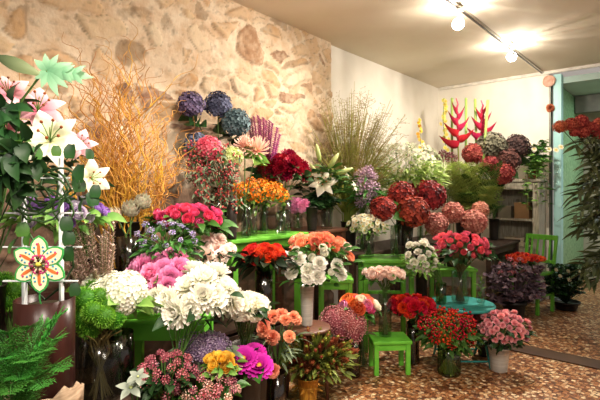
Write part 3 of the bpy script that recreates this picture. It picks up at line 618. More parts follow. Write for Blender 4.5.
# ---------------------------------------------------------------- console table row
p = cyl('clear glass vase under the orange flowers, left one on the green console', 250, 3.4, 1.05, .055, .2); 
bunch('flower_bunch', 'bunch of small bright orange flowers in glass on green console', BF, 'spray', [P_ORANGE, G_LIGHT], 257, 194, 68, 32, 3.42, 42, 5.2, p, .2, .05, G_LIGHT, 130, .06, .012, low=-.5, group=None)
cyl('plain clear glass vase beside the orange flowers on the green console', 281, 3.42, 1.05, .042, .17)
p = cyl('slim clear glass vase holding hot pink carnations', 298, 3.85, 1.05, .04, .15)
bunch('flower_bunch', 'small bunch of hot pink carnations beside the orange flowers', BF, 'carn', [P_PINK], 299, 205, 27, 18, 3.85, 8, 6.5, p, .14, .035, G_MID, 14, .05, .01, low=-.6)
p = cyl('tall smoky glass vase holding the blue hydrangeas', 219, 3.36, 1.05, .06, .36, GLASS_D)
HB = 'blue hydrangeas'
def big(name, label, cat, kind, ms, px, py, D, r, base, vh, group=None, tilt=(0, 0, .5), leaves=0, lm=None, sq=1):
    """one large-headed cut stem, standing in a vase"""
    c = W(px, D, py); k = r*D/FPX; t = thing(name, label, cat, base, group=group)
    dd = (Vector((-c.x, -c.y, 0)).normalized()*.55 + Vector((0, 0, .8)) + RIGHT*tilt[0]).normalized()
    o = obj('flower_head', head(kind, ms), t, c - base, up_quat(dd), (k, k, k*sq))
    if kind == 'dahlia': obj('eye', head('eye', ms, 0), o)
    b = MB(); a = R.uniform(0, 6); q = Vector((.02*math.cos(a), .02*math.sin(a), .01)); n = Vector((0, 0, vh)) - q*.6; e = c - base - dd*k*.4
    b.tube([q, n, n.lerp(e, .6) + Vector((0, 0, .1*(e - n).length)), e], .004, 5); obj('stem', b.mesh('stem', STEM), t)
    for i in range(leaves):
        b = MB(); l = e.lerp(n, R.uniform(0, .25)); aa = R.uniform(0, 6.28); b.leaf(l, (Vector((math.cos(aa), math.sin(aa), R.uniform(-.3, .3))) - FWD*.3).normalized(), k*R.uniform(1.3, 1.9), k*.58, bend=-50, nu=5, pf='l'); obj('leaf', b.mesh('leaf', lm or G_DARK), t)
    return t
big('hydrangea', 'violet blue hydrangea head, topmost left against the stone wall', 'flower', 'hyd', [P_BLUEV], 191, 105, 3.22, 14, p, .35, HB, (-.2, 0, 0), 5)
big('hydrangea', 'greyish violet blue hydrangea head, top middle of the blue ones', 'flower', 'hyd', [P_BLUE], 218, 105, 3.38, 14, p, .35, HB, (0, 0, 0), 4)
big('hydrangea', 'grey teal blue hydrangea head, rightmost of the blue ones', 'flower', 'hyd', [P_TEALB], 236, 123, 3.36, 15, p, .35, HB, (.2, 0, 0), 5)
big('hydrangea', 'dark blue hydrangea head half behind the raspberry pink one', 'flower', 'hyd', [P_BLUE], 197, 145, 3.2, 13, p, .35, HB, (-.2, 0, 0), 3)
p = cyl('glass vase holding the raspberry pink and lime green hydrangeas', 224, 3.2, 1.05, .045, .22)
big('hydrangea', 'raspberry pink hydrangea head below the blue hydrangeas', 'flower', 'hyd', [P_REDPINK], 209, 149, 3.05, 13.5, p, .21, None, (-.1, 0, 0), 1, G_MID)
big('hydrangea', 'small lime green hydrangea head beside the raspberry pink one', 'flower', 'hyd', [P_LIME], 233, 157, 3.05, 10.5, p, .21, None, (.1, 0, 0), 1, G_MID)
p = cyl('glass vase holding the pale pink spider chrysanthemums', 246, 3.22, 1.05, .035, .24)
for a, b_, r_, lb in ((245, 145, 10, 'pale pink spider chrysanthemum below the purple spikes, left one'), (257, 149, 12, 'pale pink spider chrysanthemum below the purple spikes, right one')):
    big('chrysanthemum', lb, 'flower', 'spider', [P_PALEP], a, b_, 3.2, r_*1.2, p, .23, 'spider chrysanthemums', (0, 0, 0), 3, G_LIGHT)
# pepper berries hanging over the edge
p = cyl('slim dark vase holding the hanging pepper berry branches', 232, 3.12, 1.05, .032, .3, BUCK, 'vase')
t = thing('pepper_berry_bunch', 'loose branches of red and green pepper berries hanging left of the console', BF, p)
for i in range(26):
    b = MB(); c = W(216 + R.uniform(-27, 24), 3.02 + R.uniform(-.1, .1), 182 + R.uniform(-22, 24)) - p; top = c + Vector((0, 0, .1)); pts = [Vector((0, 0, .02)), Vector((0, 0, .3)), top.lerp(Vector((0, 0, .42)), .5) + Vector((0, 0, .08)), top, c - Vector((0, 0, .03))]
    b.tube(pts, .0022, 4)
    for j in range(26):
        q = top.lerp(c, R.uniform(-.4, 1.5)) + Vector((R.gauss(0, .02), R.gauss(0, .02), R.gauss(0, .015)))
        b.ball(q, R.uniform(.005, .0085), 5, 1, t=R.random())
        if j % 3 == 1: b.leaf(q, Vector((R.gauss(0, 1), R.gauss(0, 1), -.5)), .045, .008, mi=0, nu=2)
        if j % 3 == 0: b.leaf(q, Vector((R.gauss(0, 1), R.gauss(0, 1), -.4)), .05, .008, mi=0, nu=2)
    obj('branch', b.mesh('branch', [G_GREY, M('pepper_berry', '#8e1f2a', '#cc5f5c', .5)]), t)
# purple liatris
p = cyl('glass vase holding the purple flower spikes', 264, 3.55, 1.05, .035, .25)
t = thing('liatris_bunch', 'bunch of tall purple pink flower spikes against the stone wall', BF, p)
for i in range(11):
    x0 = 247 + i*3.3; tp = W(x0 + R.uniform(-1, 1), 3.55 + R.uniform(-.07, .07), 115 + R.uniform(0, 5) + (max(0, i-4)**2)*.5) - p; bs_ = Vector((R.gauss(0, .01), R.gauss(0, .01), .02)); s = MB(); s.tube([bs_, Vector((0, 0, .26)) + bs_, tp], .003, 4)
    lo = Vector((0, 0, .26)).lerp(tp, .28); d = (tp - lo).normalized()
    for j in range(110):
        u = j / 110; q = lo.lerp(tp, u); a = j*2.4; o_ = Vector((math.cos(a), math.sin(a), .55)).normalized(); s.leaf(q, o_, .04*(1.15 - u*.6), .012, nu=2, pf='p', mi=1 if u < .38 + R.uniform(-.1, .1) else 2, roll=0)
    obj('flower_spike', s.mesh('flower_spike', [STEM, M('liatris_bud', '#7a4a40', '#a86a5e', .7), M('liatris_bloom', '#b8459c', '#ee8fd2', .6)]), t)
p = cyl('glass vase holding the crimson dahlias', 284, 3.62, 1.05, .055, .26)
bunch('dahlia_bunch', 'bunch of deep crimson dahlias in front of the stone wall', BF, 'mum', [P_CRIMSON], 283, 169, 60, 38, 3.62, 17, 9, p, .25, .05, G_DARK, 40, .1, .03, low=-.5)
# white lilies
p = cyl('clear glass vase holding the white lilies', 327, 3.98, 1.05, .05, .22)
t = thing('lily_stem', 'white lily with open bloom and pale green buds behind the console', 'flower', p)
def st(b, pts, r=.004, mi=0): b.tube(pts, r, 5, mi)
b = MB(); top = W(325, 3.92, 168) - p; st(b, [Vector((0, 0, .02)), Vector((0, 0, .22)), top]); obj('stem', b.mesh('stem', STEM), t)
c = W(323, 3.84, 183) - p; lily_bloom(t, [P_LILYW, G_LIGHT, ANTH], 0, c, up_quat((Vector((-.2, -.9, .25)) - RIGHT*.2).normalized() if False else (-FWD*.85 - RIGHT*.15 + Vector((0, 0, .3))).normalized(), .2), .11)
for (a, y_, dx, dy) in ((318, 152, -.2, 1), (314, 170, -.5, .8), (334, 160, .6, .9), (345, 171, .9, .35)):
    s = MB(); q = W(a, 3.9, y_) - p; d = (RIGHT*dx + Vector((0, 0, dy))).normalized(); e = q - d*.09
    s.tube([top, top.lerp(e, .7), e], .003, 4, 1); s.tube([e, e + d*.03, e + d*.08, e + d*.13, e + d*.16], [.005, .016, .022, .016, .004], 8, 0, cap=True); obj('bud', s.mesh('bud', [P_LIME, STEM]), t)
s = MB()
for i in range(80):
    u = R.random(); q = Vector((0, 0, .2)).lerp(top, .25 + .75*u) + Vector((R.gauss(0, .06), R.gauss(0, .06), 0)); a = R.uniform(0, 6.28); s.leaf(q, Vector((math.cos(a), math.sin(a), .35)), R.uniform(.1, .17), .014, bend=-55)
obj('foliage', s.mesh('foliage', G_MID), t)
t = thing('lily_stem', 'second white lily with half open blooms, right of the open one', 'flower', p + Vector((.02, .02, 0))); p2 = t.location.copy(); top = W(347, 3.97, 176) - p2
b = MB(); st(b, [Vector((0, 0, .02)), Vector((0, 0, .22)), top]); obj('stem', b.mesh('stem', STEM), t)
for a, y_, dv in ((347, 172, .5), (355, 187, .9)):
    lily_bloom(t, [P_LILYW, G_LIGHT, ANTH], 1, W(a, 3.95, y_) - p2, up_quat((RIGHT*.8 + Vector((0, 0, .3)) - FWD*.3).normalized(), .5), (.05, .05, .12))
s = MB()
for i in range(40):
    q = Vector((0, 0, .2)).lerp(top, R.uniform(.3, 1)) + Vector((R.gauss(0, .05), R.gauss(0, .05), 0)); a = R.uniform(0, 6.28); s.leaf(q, Vector((math.cos(a), math.sin(a), .35)), R.uniform(.1, .16), .014, bend=-55)
obj('foliage', s.mesh('foliage', G_MID), t)
# ---------------------------------------------------------------- grass, lace, behind
p = cyl('dark bucket under the tall feathery grass', 349, 4.52, .8, .08, .28, BUCK, 'flower_bucket', 'flare', 'bucket')
t = thing('grass_bunch', 'tall sheaf of feathery ornamental grass before the white wall', 'grass', p)
s = MB(); pl = MB()
for i in range(340):
    a = R.uniform(0, 6.28); k = math.sqrt(R.random()); sx = R.gauss(0, .42); e = RIGHT*(sx*.66 + .05) + FWD*R.gauss(0, .12)+ Vector((0, 0, R.uniform(.75, 1.62) - abs(sx)*.35)); e = Vector((max(e.x, XW + .08 - p.x), e.y, e.z))
    b0 = Vector((.05*k*math.cos(a), .05*k*math.sin(a), .02)); m1 = b0 + Vector((0, 0, .3)) + e*.05; m2 = m1.lerp(e, .55) + Vector((0, 0, .09))
    s.tube([b0, m1, m2, e], [.004, .004, .0034, .0014], 3, 0, 0, 1)
    if i % 2 == 0:
        for j in range(16):
            q = m2.lerp(e, R.uniform(.1, 1.05)); d = Vector((R.gauss(0, 1), R.gauss(0, 1), R.uniform(-.2, 1))).normalized(); f = q + d*R.uniform(.03, .1)
            if p.x + f.x < XW + .06: continue
            pl.tube([q, f], [.0014, .001], 3, 0); pl.octa(f, .0055, 0, R.random())
    elif i % 3 == 0:
        s.leaf(b0 + Vector((0, 0, .3)), (e + Vector((0, 0, .5))).normalized(), R.uniform(.4, .8), .012, bend=-35, nu=5)
o = obj('blades', s.mesh('blades', GRASS), t); o['kind'] = 'stuff'; o = obj('plumes', pl.mesh('plumes', PLUME), t); o['kind'] = 'stuff'
p = cyl('glass vase holding the pale lilac flowers', 362, 4.42, .8, .05, .3)
bunch('flower_bunch', 'airy bunch of pale lilac pink flowers beside the white lilies', BF, 'tube', [P_LILAC], 366, 188, 30, 46, 4.4, 18, 6, p, .3, .04, G_MID, 110, .13, .016, low=-.8)
p = cyl('dark bucket under the white lace flowers', 405, 4.92, .8, .1, .3, BUCK, 'flower_bucket', 'flare', 'bucket')
bunch('lace_flower_bunch', 'large airy bunch of white green lace flowers against white wall', BF, 'umbel', [P_LACE, G_LIGHT], 404, 165, 84, 56, 4.92, 26, 7, p, .3, .08, M('leaf_lacy', '#7fa046', '#bccf7c', .5, trans=.25), 800, .13, .012, low=-.6)
p = cyl('glass vase holding the dark reddish brown stems', 446, 5.4, .78, .05, .3)
bunch('flower_bunch', 'loose dark reddish brown flowering stems below the heliconias', BF, 'berry', [M('petal_wine', '#5a1c26', '#a3606a', .6), G_OLIVE], 447, 172, 30, 46, 5.4, 22, 4, p, .3, .04, G_OLIVE, 40, .07, .01, low=-.8)
p = cyl('dark bucket under the green feathery foliage', 474, 5.25, .78, .09, .28, BUCK, 'flower_bucket', 'flare', 'bucket')
t = thing('fern_bunch', 'bunch of feathery light green foliage below the smoky hydrangeas', 'foliage', p)
def frond(b, pts, ln, n, mi=0, w=.003, sub=True):
    b.tube(pts, .0018, 3, mi, 0, .4); k = len(pts) - 1
    for i in range(n):
        u = .15 + .85*i/n; x = u*k; j = min(k-1, int(x)); q = pts[j].lerp(pts[j+1], x - j); d = (pts[j+1] - pts[j]).normalized(); sd = d.cross(Vector((0, 0, 1))).normalized(); L_ = ln*math.sin(math.pi*(.12 + .85*u))
        for s_ in (-1, 1):
            dd = (sd*s_ + d*.6 + Vector((0, 0, R.uniform(-.1, .25)))).normalized()
            if not sub: b.leaf(q, dd, L_, w, bend=-15, nu=2, mi=mi); continue
            e = q + dd*L_; b.tube([q, e], [.001, .0005], 3, mi)
            for f in range(4):
                z = q.lerp(e, .2 + .26*f)
                for g in (-1, 1): b.leaf(z, (dd + d*g*.9).normalized(), L_*.38, w, bend=-10, nu=2, mi=mi, roll=0)
for i in range(60):
    b = MB(); e = W(474 + R.uniform(-34, 30), 5.0 + R.uniform(-.15, .1), 188 + R.uniform(-28, 22)) - p; m = e*.55 + Vector((0, 0, .12)); b0 = Vector((0, 0, .28))
    frond(b, [Vector((0, 0, .02)), b0, m, e.lerp(m, .4) + Vector((0, 0, .03)), e], .12, 18, 0, .006); obj('frond', b.mesh('frond', M('leaf_wispy', '#93ad50', '#d3de86', .5, trans=.25) if i % 4 else G_MID), t)
# heliconias
p = cyl('dark bucket holding the red heliconias', 462, 5.62, .78, .08, .28, BUCK, 'flower_bucket', 'flare', 'bucket')
def heliconia(label, px, D, ytop, ybot, flip):
    q = p + RIGHT*(.0006*(px - 470)); t = thing('heliconia', label, 'flower', q, group='red heliconias')
    top = W(px, D, ytop) - q; bot = W(px + 1, D, ybot) - q; b = MB(); b.tube([Vector((0, 0, .02)), Vector((0, 0, .28)), bot], .009, 7); obj('stem', b.mesh('stem', M('heliconia_stem', '#6d6b38', '#8c8f4a', .5, trans=0)), t)
    s = MB(); ax = (top - bot); pts = [bot + ax*(i/8) + RIGHT*(.012*(1 if i % 2 else -1)) for i in range(9)]; s.tube(pts, [.02, .02, .02, .019, .018, .016, .014, .01, .004], 6); obj('axis', s.mesh('axis', P_HELI), t)
    for i in range(7):
        u = i/7; sd = (1 if i % 2 else -1)*flip; q0 = bot + ax*(.04 + .8*u); L_ = .25*(1 - .5*u); s = MB(); d = (RIGHT*sd*(1 - .45*u) + Vector((0, 0, .45 + .75*u))).normalized(); side = d.cross(FWD).normalized()
        rows = []; ts = []
        for j in range(8):
            v = j/7; w = .075*(1 - .35*u)*(.8 + .6*math.sin(math.pi*min(1, v*1.5)) if v < .5 else 1.4)*(1 - v)**.8 + .001; c = q0 + d*L_*v + Vector((0, 0, -.035*math.sin(math.pi*v)))
            rows.append([c + FWD*(-w*.55) + Vector((0, 0, w*.5)), c + FWD*(-w*.35) - Vector((0, 0, w*.35)), c - Vector((0, 0, w*.7)), c + FWD*w*.35 - Vector((0, 0, w*.35)), c + FWD*w*.55 + Vector((0, 0, w*.5))]); ts.append(1 - v*.8)
        s.grid(rows, ts); obj('bract', s.mesh('bract', P_HELI), t)
heliconia('red heliconia with pointed bracts, left one of the pair', 457, 5.45, 98, 146, 1)
heliconia('red heliconia with pointed bracts, right one, half behind green stalks', 482, 5.55, 100, 144, -1)
for k, (px, yt, dx) in enumerate([(452, 98, 0), (466, 98, 0), (475, 99, 2), (488, 100, -5)]):
    q = p + RIGHT*(.02*(k - 1.5)) + FWD*.03; t = thing('cut_stalk', ['thick green cut stalk left of the left heliconia', 'thick green cut stalk right of the left heliconia', 'thick green cut stalk left of the right heliconia', 'thick slanting green cut stalk crossing the right heliconia'][k], 'stalk', q, group='green heliconia stalks')
    b = MB(); D_ = 5.6 if k < 3 else 5.42; b.tube([Vector((0, 0, .02)), Vector((0, 0, .3)), W(px + dx*1.0 - (0 if k < 3 else 0), D_, 165) - q, W(px, D_, yt) - q], .016, 9, cap=True); obj('stalk', b.mesh('stalk', M('stalk_green', '#5f7a3a', '#88a052', .5, trans=0)), t)
# yellow orchid sprays
p = cyl('slim vase holding the yellow orchid spray by the wall corner', 446, 5.95, .78, .035, .3)
t = thing('orchid_spray', 'thin spray of small yellow orchids in the wall corner', 'flower', p)
b = MB(); pts = [Vector((0, 0, .02)), Vector((0, 0, .3)), W(446, 5.95, 150) - p, W(443, 5.95, 120) - p, W(444, 5.95, 98) - p]; b.tube(pts, .004, 5); obj('stem', b.mesh('stem', STEM), t)
for i in range(24):
    u = i/24; q = pts[2].lerp(pts[4], u) + Vector((R.gauss(0, .025), R.gauss(0, .025), 0)); o = obj('flower', head('daisy', [M('petal_pale_yellow', '#c9b83a', '#e8de86', .55), DISC]), t, q, up_quat((-FWD + Vector((R.gauss(0, .4), R.gauss(0, .4), .2))).normalized()), .028)
p = cyl('slim vase holding the yellow orchid spray among the lace flowers', 420, 5.3, .8 - .02, .035, .3)
t = thing('orchid_spray', 'thin spray of small yellow orchids among the white lace flowers', 'flower', p)
b = MB(); pts = [Vector((0, 0, .02)), Vector((0, 0, .3)), W(421, 5.3, 150) - p, W(420, 5.3, 128) - p, W(419, 5.3, 118) - p]; b.tube(pts, .003, 5); obj('stem', b.mesh('stem', STEM), t)
for i in range(12):
    u = i/12; q = pts[2].lerp(pts[4], u) + Vector((R.gauss(0, .02), R.gauss(0, .02), 0)); obj('flower', head('daisy', [P_YEL, DISC]), t, q, up_quat((-FWD + Vector((R.gauss(0, .4), R.gauss(0, .4), .2))).normalized()), .022)
# smoky hydrangeas
p = cyl('dark bucket holding the smoky purple hydrangeas', 494, 5.62, .78, .06, .26, BUCK, 'flower_bucket', 'flare', 'bucket')
for a, y_, D_, r_, ms, lb in [(491, 147, 5.5, 15.5, [M('petal_smoke_green', '#3c3a2c', '#83806a', .7)], 'smoky grey purple hydrangea head, upper left of its bunch'), (517, 147, 5.65, 13, [M('petal_smoke_dark', '#2b1d1d', '#5a4440', .7)], 'dark smoky purple hydrangea head, upper right of its bunch'), (507, 161, 5.4, 13, [M('petal_smoke_brown', '#3d2420', '#7d5248', .7)], 'smoky brown purple hydrangea head in the middle of its bunch'), (473, 154, 5.5, 11, [P_SMOKER], 'faded red hydrangea head right of the heliconias'), (503, 174, 5.35, 12, [P_SMOKER], 'reddish brown hydrangea head, lowest under the smoky ones'), (490, 165, 5.45, 11, [P_SMOKER], 'dull red hydrangea head under the smoky grey purple one')]:
    big('hydrangea', lb, 'flower', 'hyd', ms, a, y_, D_, r_, p, .28, 'smoky hydrangeas', ((a - 505)/60, 0, 0), 1)
# ---------------------------------------------------------------- dark red and dusty hydrangeas
p = cyl('clear glass vase on the tall green stool, holding the dark red hydrangeas', 396, 4.08, .795, .05, .28)
for a, y_, D_, r_, lb in [(383, 209, 4.05, 13.5, 'dark red hydrangea head, leftmost of four'), (402, 196, 4.2, 15, 'dark red hydrangea head, upper left of four'), (430, 196, 4.2, 16, 'dark red hydrangea head, rightmost of four'), (413, 212, 4.0, 16.5, 'dark red hydrangea head, lowest and nearest of four')]:
    big('hydrangea', lb, 'flower', 'hyd', [P_BURG], a, y_, D_, r_, p, .28, 'dark red hydrangeas', ((a - 408)/60, 0, 0), 2, G_MID)
p = cyl('clear glass vase on the tall green stool, holding small cream daisies', 369, 4.1, .795, .045, .2)
bunch('daisy_bunch', 'small bunch of cream daisies above the tall green stool', BF, 'daisy', [P_MINIC, DISC], 368, 224, 42, 24, 4.08, 60, 2.8, p, .2, .04, G_LIGHT, 130, .05, .009, low=-.6)
cyl('plain clear glass vase right of the dark red hydrangea vase', 408, 4.0, .795, .035, .24)
p = cyl('dark bucket under the bright red carnations behind the dark hydrangeas', 421, 4.75, 0, .06, .78, BUCK, 'flower_bucket', 'flare', 'bucket')
bunch('carnation_bunch', 'small bright red carnations peeking out behind the dark red hydrangeas', BF, 'carn', [P_RED], 420, 187, 22, 14, 4.7, 8, 6, p, .78, .05, G_MID, 60, .12, .016, low=-.5)
p = cyl('dark bucket under the dark leafy branches below the crimson dahlias', 312, 3.8, 1.05, .05, .2, BUCK, 'flower_bucket', 'flare', 'bucket')
t = thing('foliage_bunch', 'dark leafy branches filling the gap between crimson dahlias and lilies', 'foliage', p)
for i in range(16):
    b = MB(); e = W(R.uniform(288, 342), 4.02 + R.uniform(-.05, .05), R.uniform(176, 216)) - p; pts = [Vector((0, 0, .02)), Vector((0, 0, .18)), e*.7 + Vector((0, 0, .08)), e]; b.tube(pts, .0025, 4)
    for j in range(14):
        x = 1.2 + 1.8*j/14; k = min(2, int(x)); z = pts[k].lerp(pts[k+1], x - k); aa = j*2.4; b.leaf(z, Vector((math.cos(aa), math.sin(aa), .1)), R.uniform(.07, .11), .02, bend=-45)
    obj('branch', b.mesh('branch', G_DARK), t)
p = cyl('dark bucket under the dusty pink hydrangeas', 453, 4.62, .62, .08, .24, BUCK, 'flower_bucket', 'flare', 'bucket')
for a, y_, D_, r_, lb in [(436, 224, 4.5, 12, 'dusty pink hydrangea head, leftmost above the red roses'), (453, 213, 4.65, 11.5, 'dusty pink hydrangea head, middle above the red roses'), (474, 222, 4.5, 13, 'dusty pink hydrangea head, rightmost above the red roses'), (480, 210, 4.75, 9, 'dusty pink hydrangea head, half hidden behind the rightmost')]:
    big('hydrangea', lb, 'flower', 'hyd', [P_DUSTY], a, y_, D_, r_, p, .24, 'dusty pink hydrangeas', ((a - 455)/60, 0, 0), 1, G_OLIVE)
# ---------------------------------------------------------------- teal table
p = cyl('clear glass vase of red ball roses in the middle of teal table', 460, 3.72, .474, .068, .26)
bunch('rose_bunch', 'bunch of round rose red roses on the teal table', BF, 'rose2', [P_ROSERED], 462, 246, 66, 34, 3.72, 42, 5.6, p, .25, .065, G_DARK, 110, .1, .024, low=-.5, sr=.0042, stem=M('stem_olive', '#54502c', '#7a7a40', .6, trans=0))
p = cyl('small clear glass bottle vase on the right of teal table', 481, 3.66, .474, .032, .2, GLASS, 'glass_vase', 'belly')
t = thing('green_sprig', 'single green sprig in the small bottle vase on teal table', 'foliage', p); b = MB(); b.tube([Vector((0, 0, .02)), Vector((.005, 0, .24))], .0025, 4)
for i in range(8): b.leaf(Vector((0, 0, .03 + .025*i)), Vector((math.cos(i*2.4), math.sin(i*2.4), .8)), .06, .012)
obj('sprig', b.mesh('sprig', G_LIGHT), t)
p = cyl('clear glass vase of small white flowers on left of teal table', 441, 3.68, .474, .042, .17, GLASS_G)
bunch('flower_bunch', 'loose spray of small white lisianthus at left of teal table', BF, 'peony', [P_WHITE], 421, 258, 40, 40, 3.62, 22, 4, p, .17, .04, G_LIGHT, 100, .06, .012, low=-.9)
# ---------------------------------------------------------------- floor and stool bouquets
p = cyl('clear glass vase on the small green footstool', 385, 3.55, .258, .05, .34)
bunch('rose_bunch', 'bunch of pale blush pink roses above the green footstool', BF, 'rose', [P_BLUSH], 384, 274, 48, 21, 3.52, 26, 6, p, .33, .05, G_MID, 22, .09, .02, low=-.3)
p = cyl('clear glass vase on floor under the multicoloured roses', 362, 3.62, 0, .045, .36)
bunch('rose_bunch', 'bunch of pink, orange and cream roses beside the footstool', BF, 'rose', [P_MULTI], 359, 305, 48, 28, 3.3, 14, 8.5, p, .35, .05, G_MID, 24, .08, .02, low=-.4, alt=[[P_MULTI], [P_HOT], [P_CREAM], [P_MULTI], [P_PINK], [P_SALMON]])
p = cyl('clear glass vase on floor under the dusty pink sedum', 353, 3.42, 0, .055, .3, GLASS_D)
bunch('sedum_bunch', 'bunch of dusty pink flat sedum heads beside the brown table', BF, 'sedum', [P_SED], 342, 323, 54, 40, 3.24, 13, 11.5, p, .3, .05, G_GREY, 18, .07, .02, low=-.5)
p = cyl('clear glass vase on floor right of footstool under red carnations', 413, 3.68, 0, .05, .33, GLASS_D)
bunch('carnation_bunch', 'bunch of bright red carnations right of the green footstool', BF, 'carn', [P_RED], 413, 305, 52, 22, 3.66, 22, 7.5, p, .32, .05, G_DARK, 50, .09, .014, low=-.4)
p = cyl('clear glass vase of thick yellow green stems on the mosaic floor', 449, 3.46, 0, .085, .225, GLASS_G, 'glass_vase', 'cyl')
bunch('berry_bunch', 'bunch of red berries and small red blooms over thick yellow green stems', BF, 'berry', [P_HYPR, G_MID], 448, 328, 62, 44, 3.44, 26, 6.4, p, .22, .13, G_MID, 170, .08, .018, low=-.7, sr=.0075, stem=M('stem_yellow', '#8f9a3a', '#c3bd62', .5, trans=0), alt=[[P_HYPR, G_MID], [P_HYPR, G_MID], [P_RED, G_MID]])
p = cyl('steel bucket on the mosaic floor under the pink chrysanthemums', 499, 3.52, 0, .08, .19, STEEL, 'metal_bucket', 'flare', 'bucket')
bunch('chrysanthemum_bunch', 'dense bunch of pink chrysanthemums in a steel bucket', BF, 'mum', [P_MUMP], 503, 328, 54, 38, 3.48, 60, 3.4, p, .18, .08, G_DARK, 170, .06, .016, low=-.6)
p = cyl('dark bucket on floor behind the steel bucket', 485, 3.85, 0, .07, .28, BUCK, 'flower_bucket', 'flare', 'bucket')
bunch('chrysanthemum_bunch', 'small bunch of dark rose pink chrysanthemums left of steel bucket', BF, 'mum', [M('petal_rose', '#a5324a', '#dc7584', .6)], 482, 320, 24, 26, 3.72, 16, 4, p, .27, .05, G_DARK, 24, .06, .014, low=-.7)
# ---------------------------------------------------------------- brown table
p = cyl('tall slim silver metal vase on the round brown table', 307, 3.06, .482, .047, .27, STEEL, 'metal_vase', 'flare')
t = bunch('mixed_bouquet', 'mixed bouquet of orange roses and white lisianthus in silver vase', BF, 'rose', [P_SALMON], 318, 246, 66, 32, 3.06, 28, 6.6, p, .26, .04, G_MID, 60, .08, .018, low=-.2, hname='orange_rose')
for a, y_, r_, D_ in [(296, 250, 5.5, 2.86), (312, 258, 6, 2.84), (299, 258, 7, 2.83), (290, 262, 5.5, 2.85), (291, 272, 7, 2.84), (308, 270, 7.5, 2.8), (308, 278, 6.5, 2.8), (320, 263, 7.5, 2.8), (318, 276, 8, 2.79), (323, 248, 6, 2.84), (338, 265, 7, 2.84), (342, 274, 6.5, 2.84), (324, 253, 6, 2.84), (285, 272, 5, 2.87), (331, 272, 5, 2.83)]:
    c = W(a, D_ + .04, y_) - p; obj('white_lisianthus', head('peony' if r_ > 6 else 'rose', [P_WHITE]), t, c, up_quat((c - Vector((0, 0, .3)) - FWD*.3 + Vector((0, 0, .1))).normalized()), r_*D_/FPX)
for a, y_, r_ in [(343, 253, 8), (347, 247, 7.5), (350, 257, 7)]:
    c = W(a, 3.0, y_) - p; obj('pink_rose', head('rose', [P_BLUSH if r_ > 7 else P_PEACH]), t, c, up_quat((RIGHT*.6 - FWD*.5 + Vector((0, 0, .6))).normalized()), r_*3/FPX)
b = MB()
for i in range(150):
    a = R.gauss(316, 16); y_ = R.uniform(246, 284); c = W(a, R.uniform(2.86, 3.0), y_) - p; b.leaf(c, (RIGHT*(a - 318)/20 - FWD*.5 + Vector((0, 0, R.uniform(-.5, .5)))).normalized(), R.uniform(.04, .08), .014)
obj('foliage', b.mesh('foliage', G_MID), t)
# ---------------------------------------------------------------- centre left
p = W(264, 2.9, z=.58); vase('glass_vase', 'clear glass vase holding the coral red roses', 'vase', p, .055, .3, GLASS_D); p = p + Vector((0, 0, .004))
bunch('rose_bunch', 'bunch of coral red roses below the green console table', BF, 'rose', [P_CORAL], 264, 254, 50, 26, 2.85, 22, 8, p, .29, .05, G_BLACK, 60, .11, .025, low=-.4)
p = W(212, 2.72, z=.6); vase('glass_vase', 'dark glass vase under the pale pink carnations', 'vase', p, .05, .3, GLASS_D); p = p + Vector((0, 0, .004))
bunch('carnation_bunch', 'loose bunch of pale pink cream carnations above the white dahlias', BF, 'carn', [P_BLUSH], 211, 249, 54, 32, 2.68, 12, 8.5, p, .29, .05, G_DARK, 50, .08, .014, low=-.6, hs=[(192, 256, 2.65), (201, 253, 2.68), (198, 261, 2.62), (206, 258, 2.66), (190, 250, 2.7), (218, 249, 2.68), (226, 252, 2.66), (231, 249, 2.7), (221, 257, 2.62), (213, 246, 2.72), (208, 236, 2.72), (220, 239, 2.7)])
p = cyl('tall dark bucket under the cream white flower cluster', 246, 2.4, 0, .085, .58, BUCK, 'flower_bucket', 'flare', 'bucket')
bunch('carnation_bunch', 'dense round cluster of cream white carnations right of white dahlias', BF, 'carn', [P_CREAM], 246, 306, 56, 32, 2.3, 26, 9, p, .58, .07, G_DARK, 34, .08, .02, low=-.5)
p = cyl('tall dark bucket in front of the lime stool, under white dahlias', 176, 2.06, 0, .09, .6, BUCK, 'flower_bucket', 'flare', 'bucket')
bunch('dahlia_bunch', 'big bunch of pure white spiky dahlias in the left centre', BF, 'mum', [P_WHITE], 196, 293, 88, 56, 2.12, 19, 15, p, .6, .07, G_DARK, 22, .09, .02, low=-.5, hs=[(168, 301, 2.05), (190, 308, 2.02), (214, 299, 2.08), (204, 279, 2.12), (188, 286, 2.1), (226, 287, 2.14), (176, 313, 2.0), (234, 300, 2.14), (216, 272, 2.2), (158, 299, 2.12), (203, 296, 2.05), (196, 270, 2.25)])
p = W(172, 2.4, z=.76); vase('glass_bowl', 'small glass bowl on the lime stool under the pink peonies', 'vase', p, .08, .11, GLASS, 'cyl'); p = p + Vector((0, 0, .004))
bunch('peony_bunch', 'bunch of large bright pink peonies above the white dahlias', BF, 'peony', [P_PINK], 163, 271, 76, 44, 2.36, 14, 11.5, p, .11, .07, G_LIGHT, 50, .08, .022, low=-.4, hs=[(136, 266, 2.34), (146, 260, 2.38), (159, 259, 2.4), (176, 255, 2.42), (149, 273, 2.28), (164, 270, 2.3), (180, 267, 2.32), (190, 272, 2.34), (158, 284, 2.22), (168, 286, 2.2), (170, 278, 2.24), (130, 272, 2.36)])
p = W(118, 2.02, z=.5); vase('glass_vase', 'dark glass vase under the overexposed white flower cluster', 'vase', p, .065, .26, GLASS_D); p = p + Vector((0, 0, .004))
bunch('hydrangea_bunch', 'cluster of big bright white hydrangeas left of the dahlias', BF, 'hyd', [P_WHITE], 116, 294, 76, 42, 2.06, 9, 17, p, .26, .06, G_LIGHT, 24, .1, .03, low=-.3)
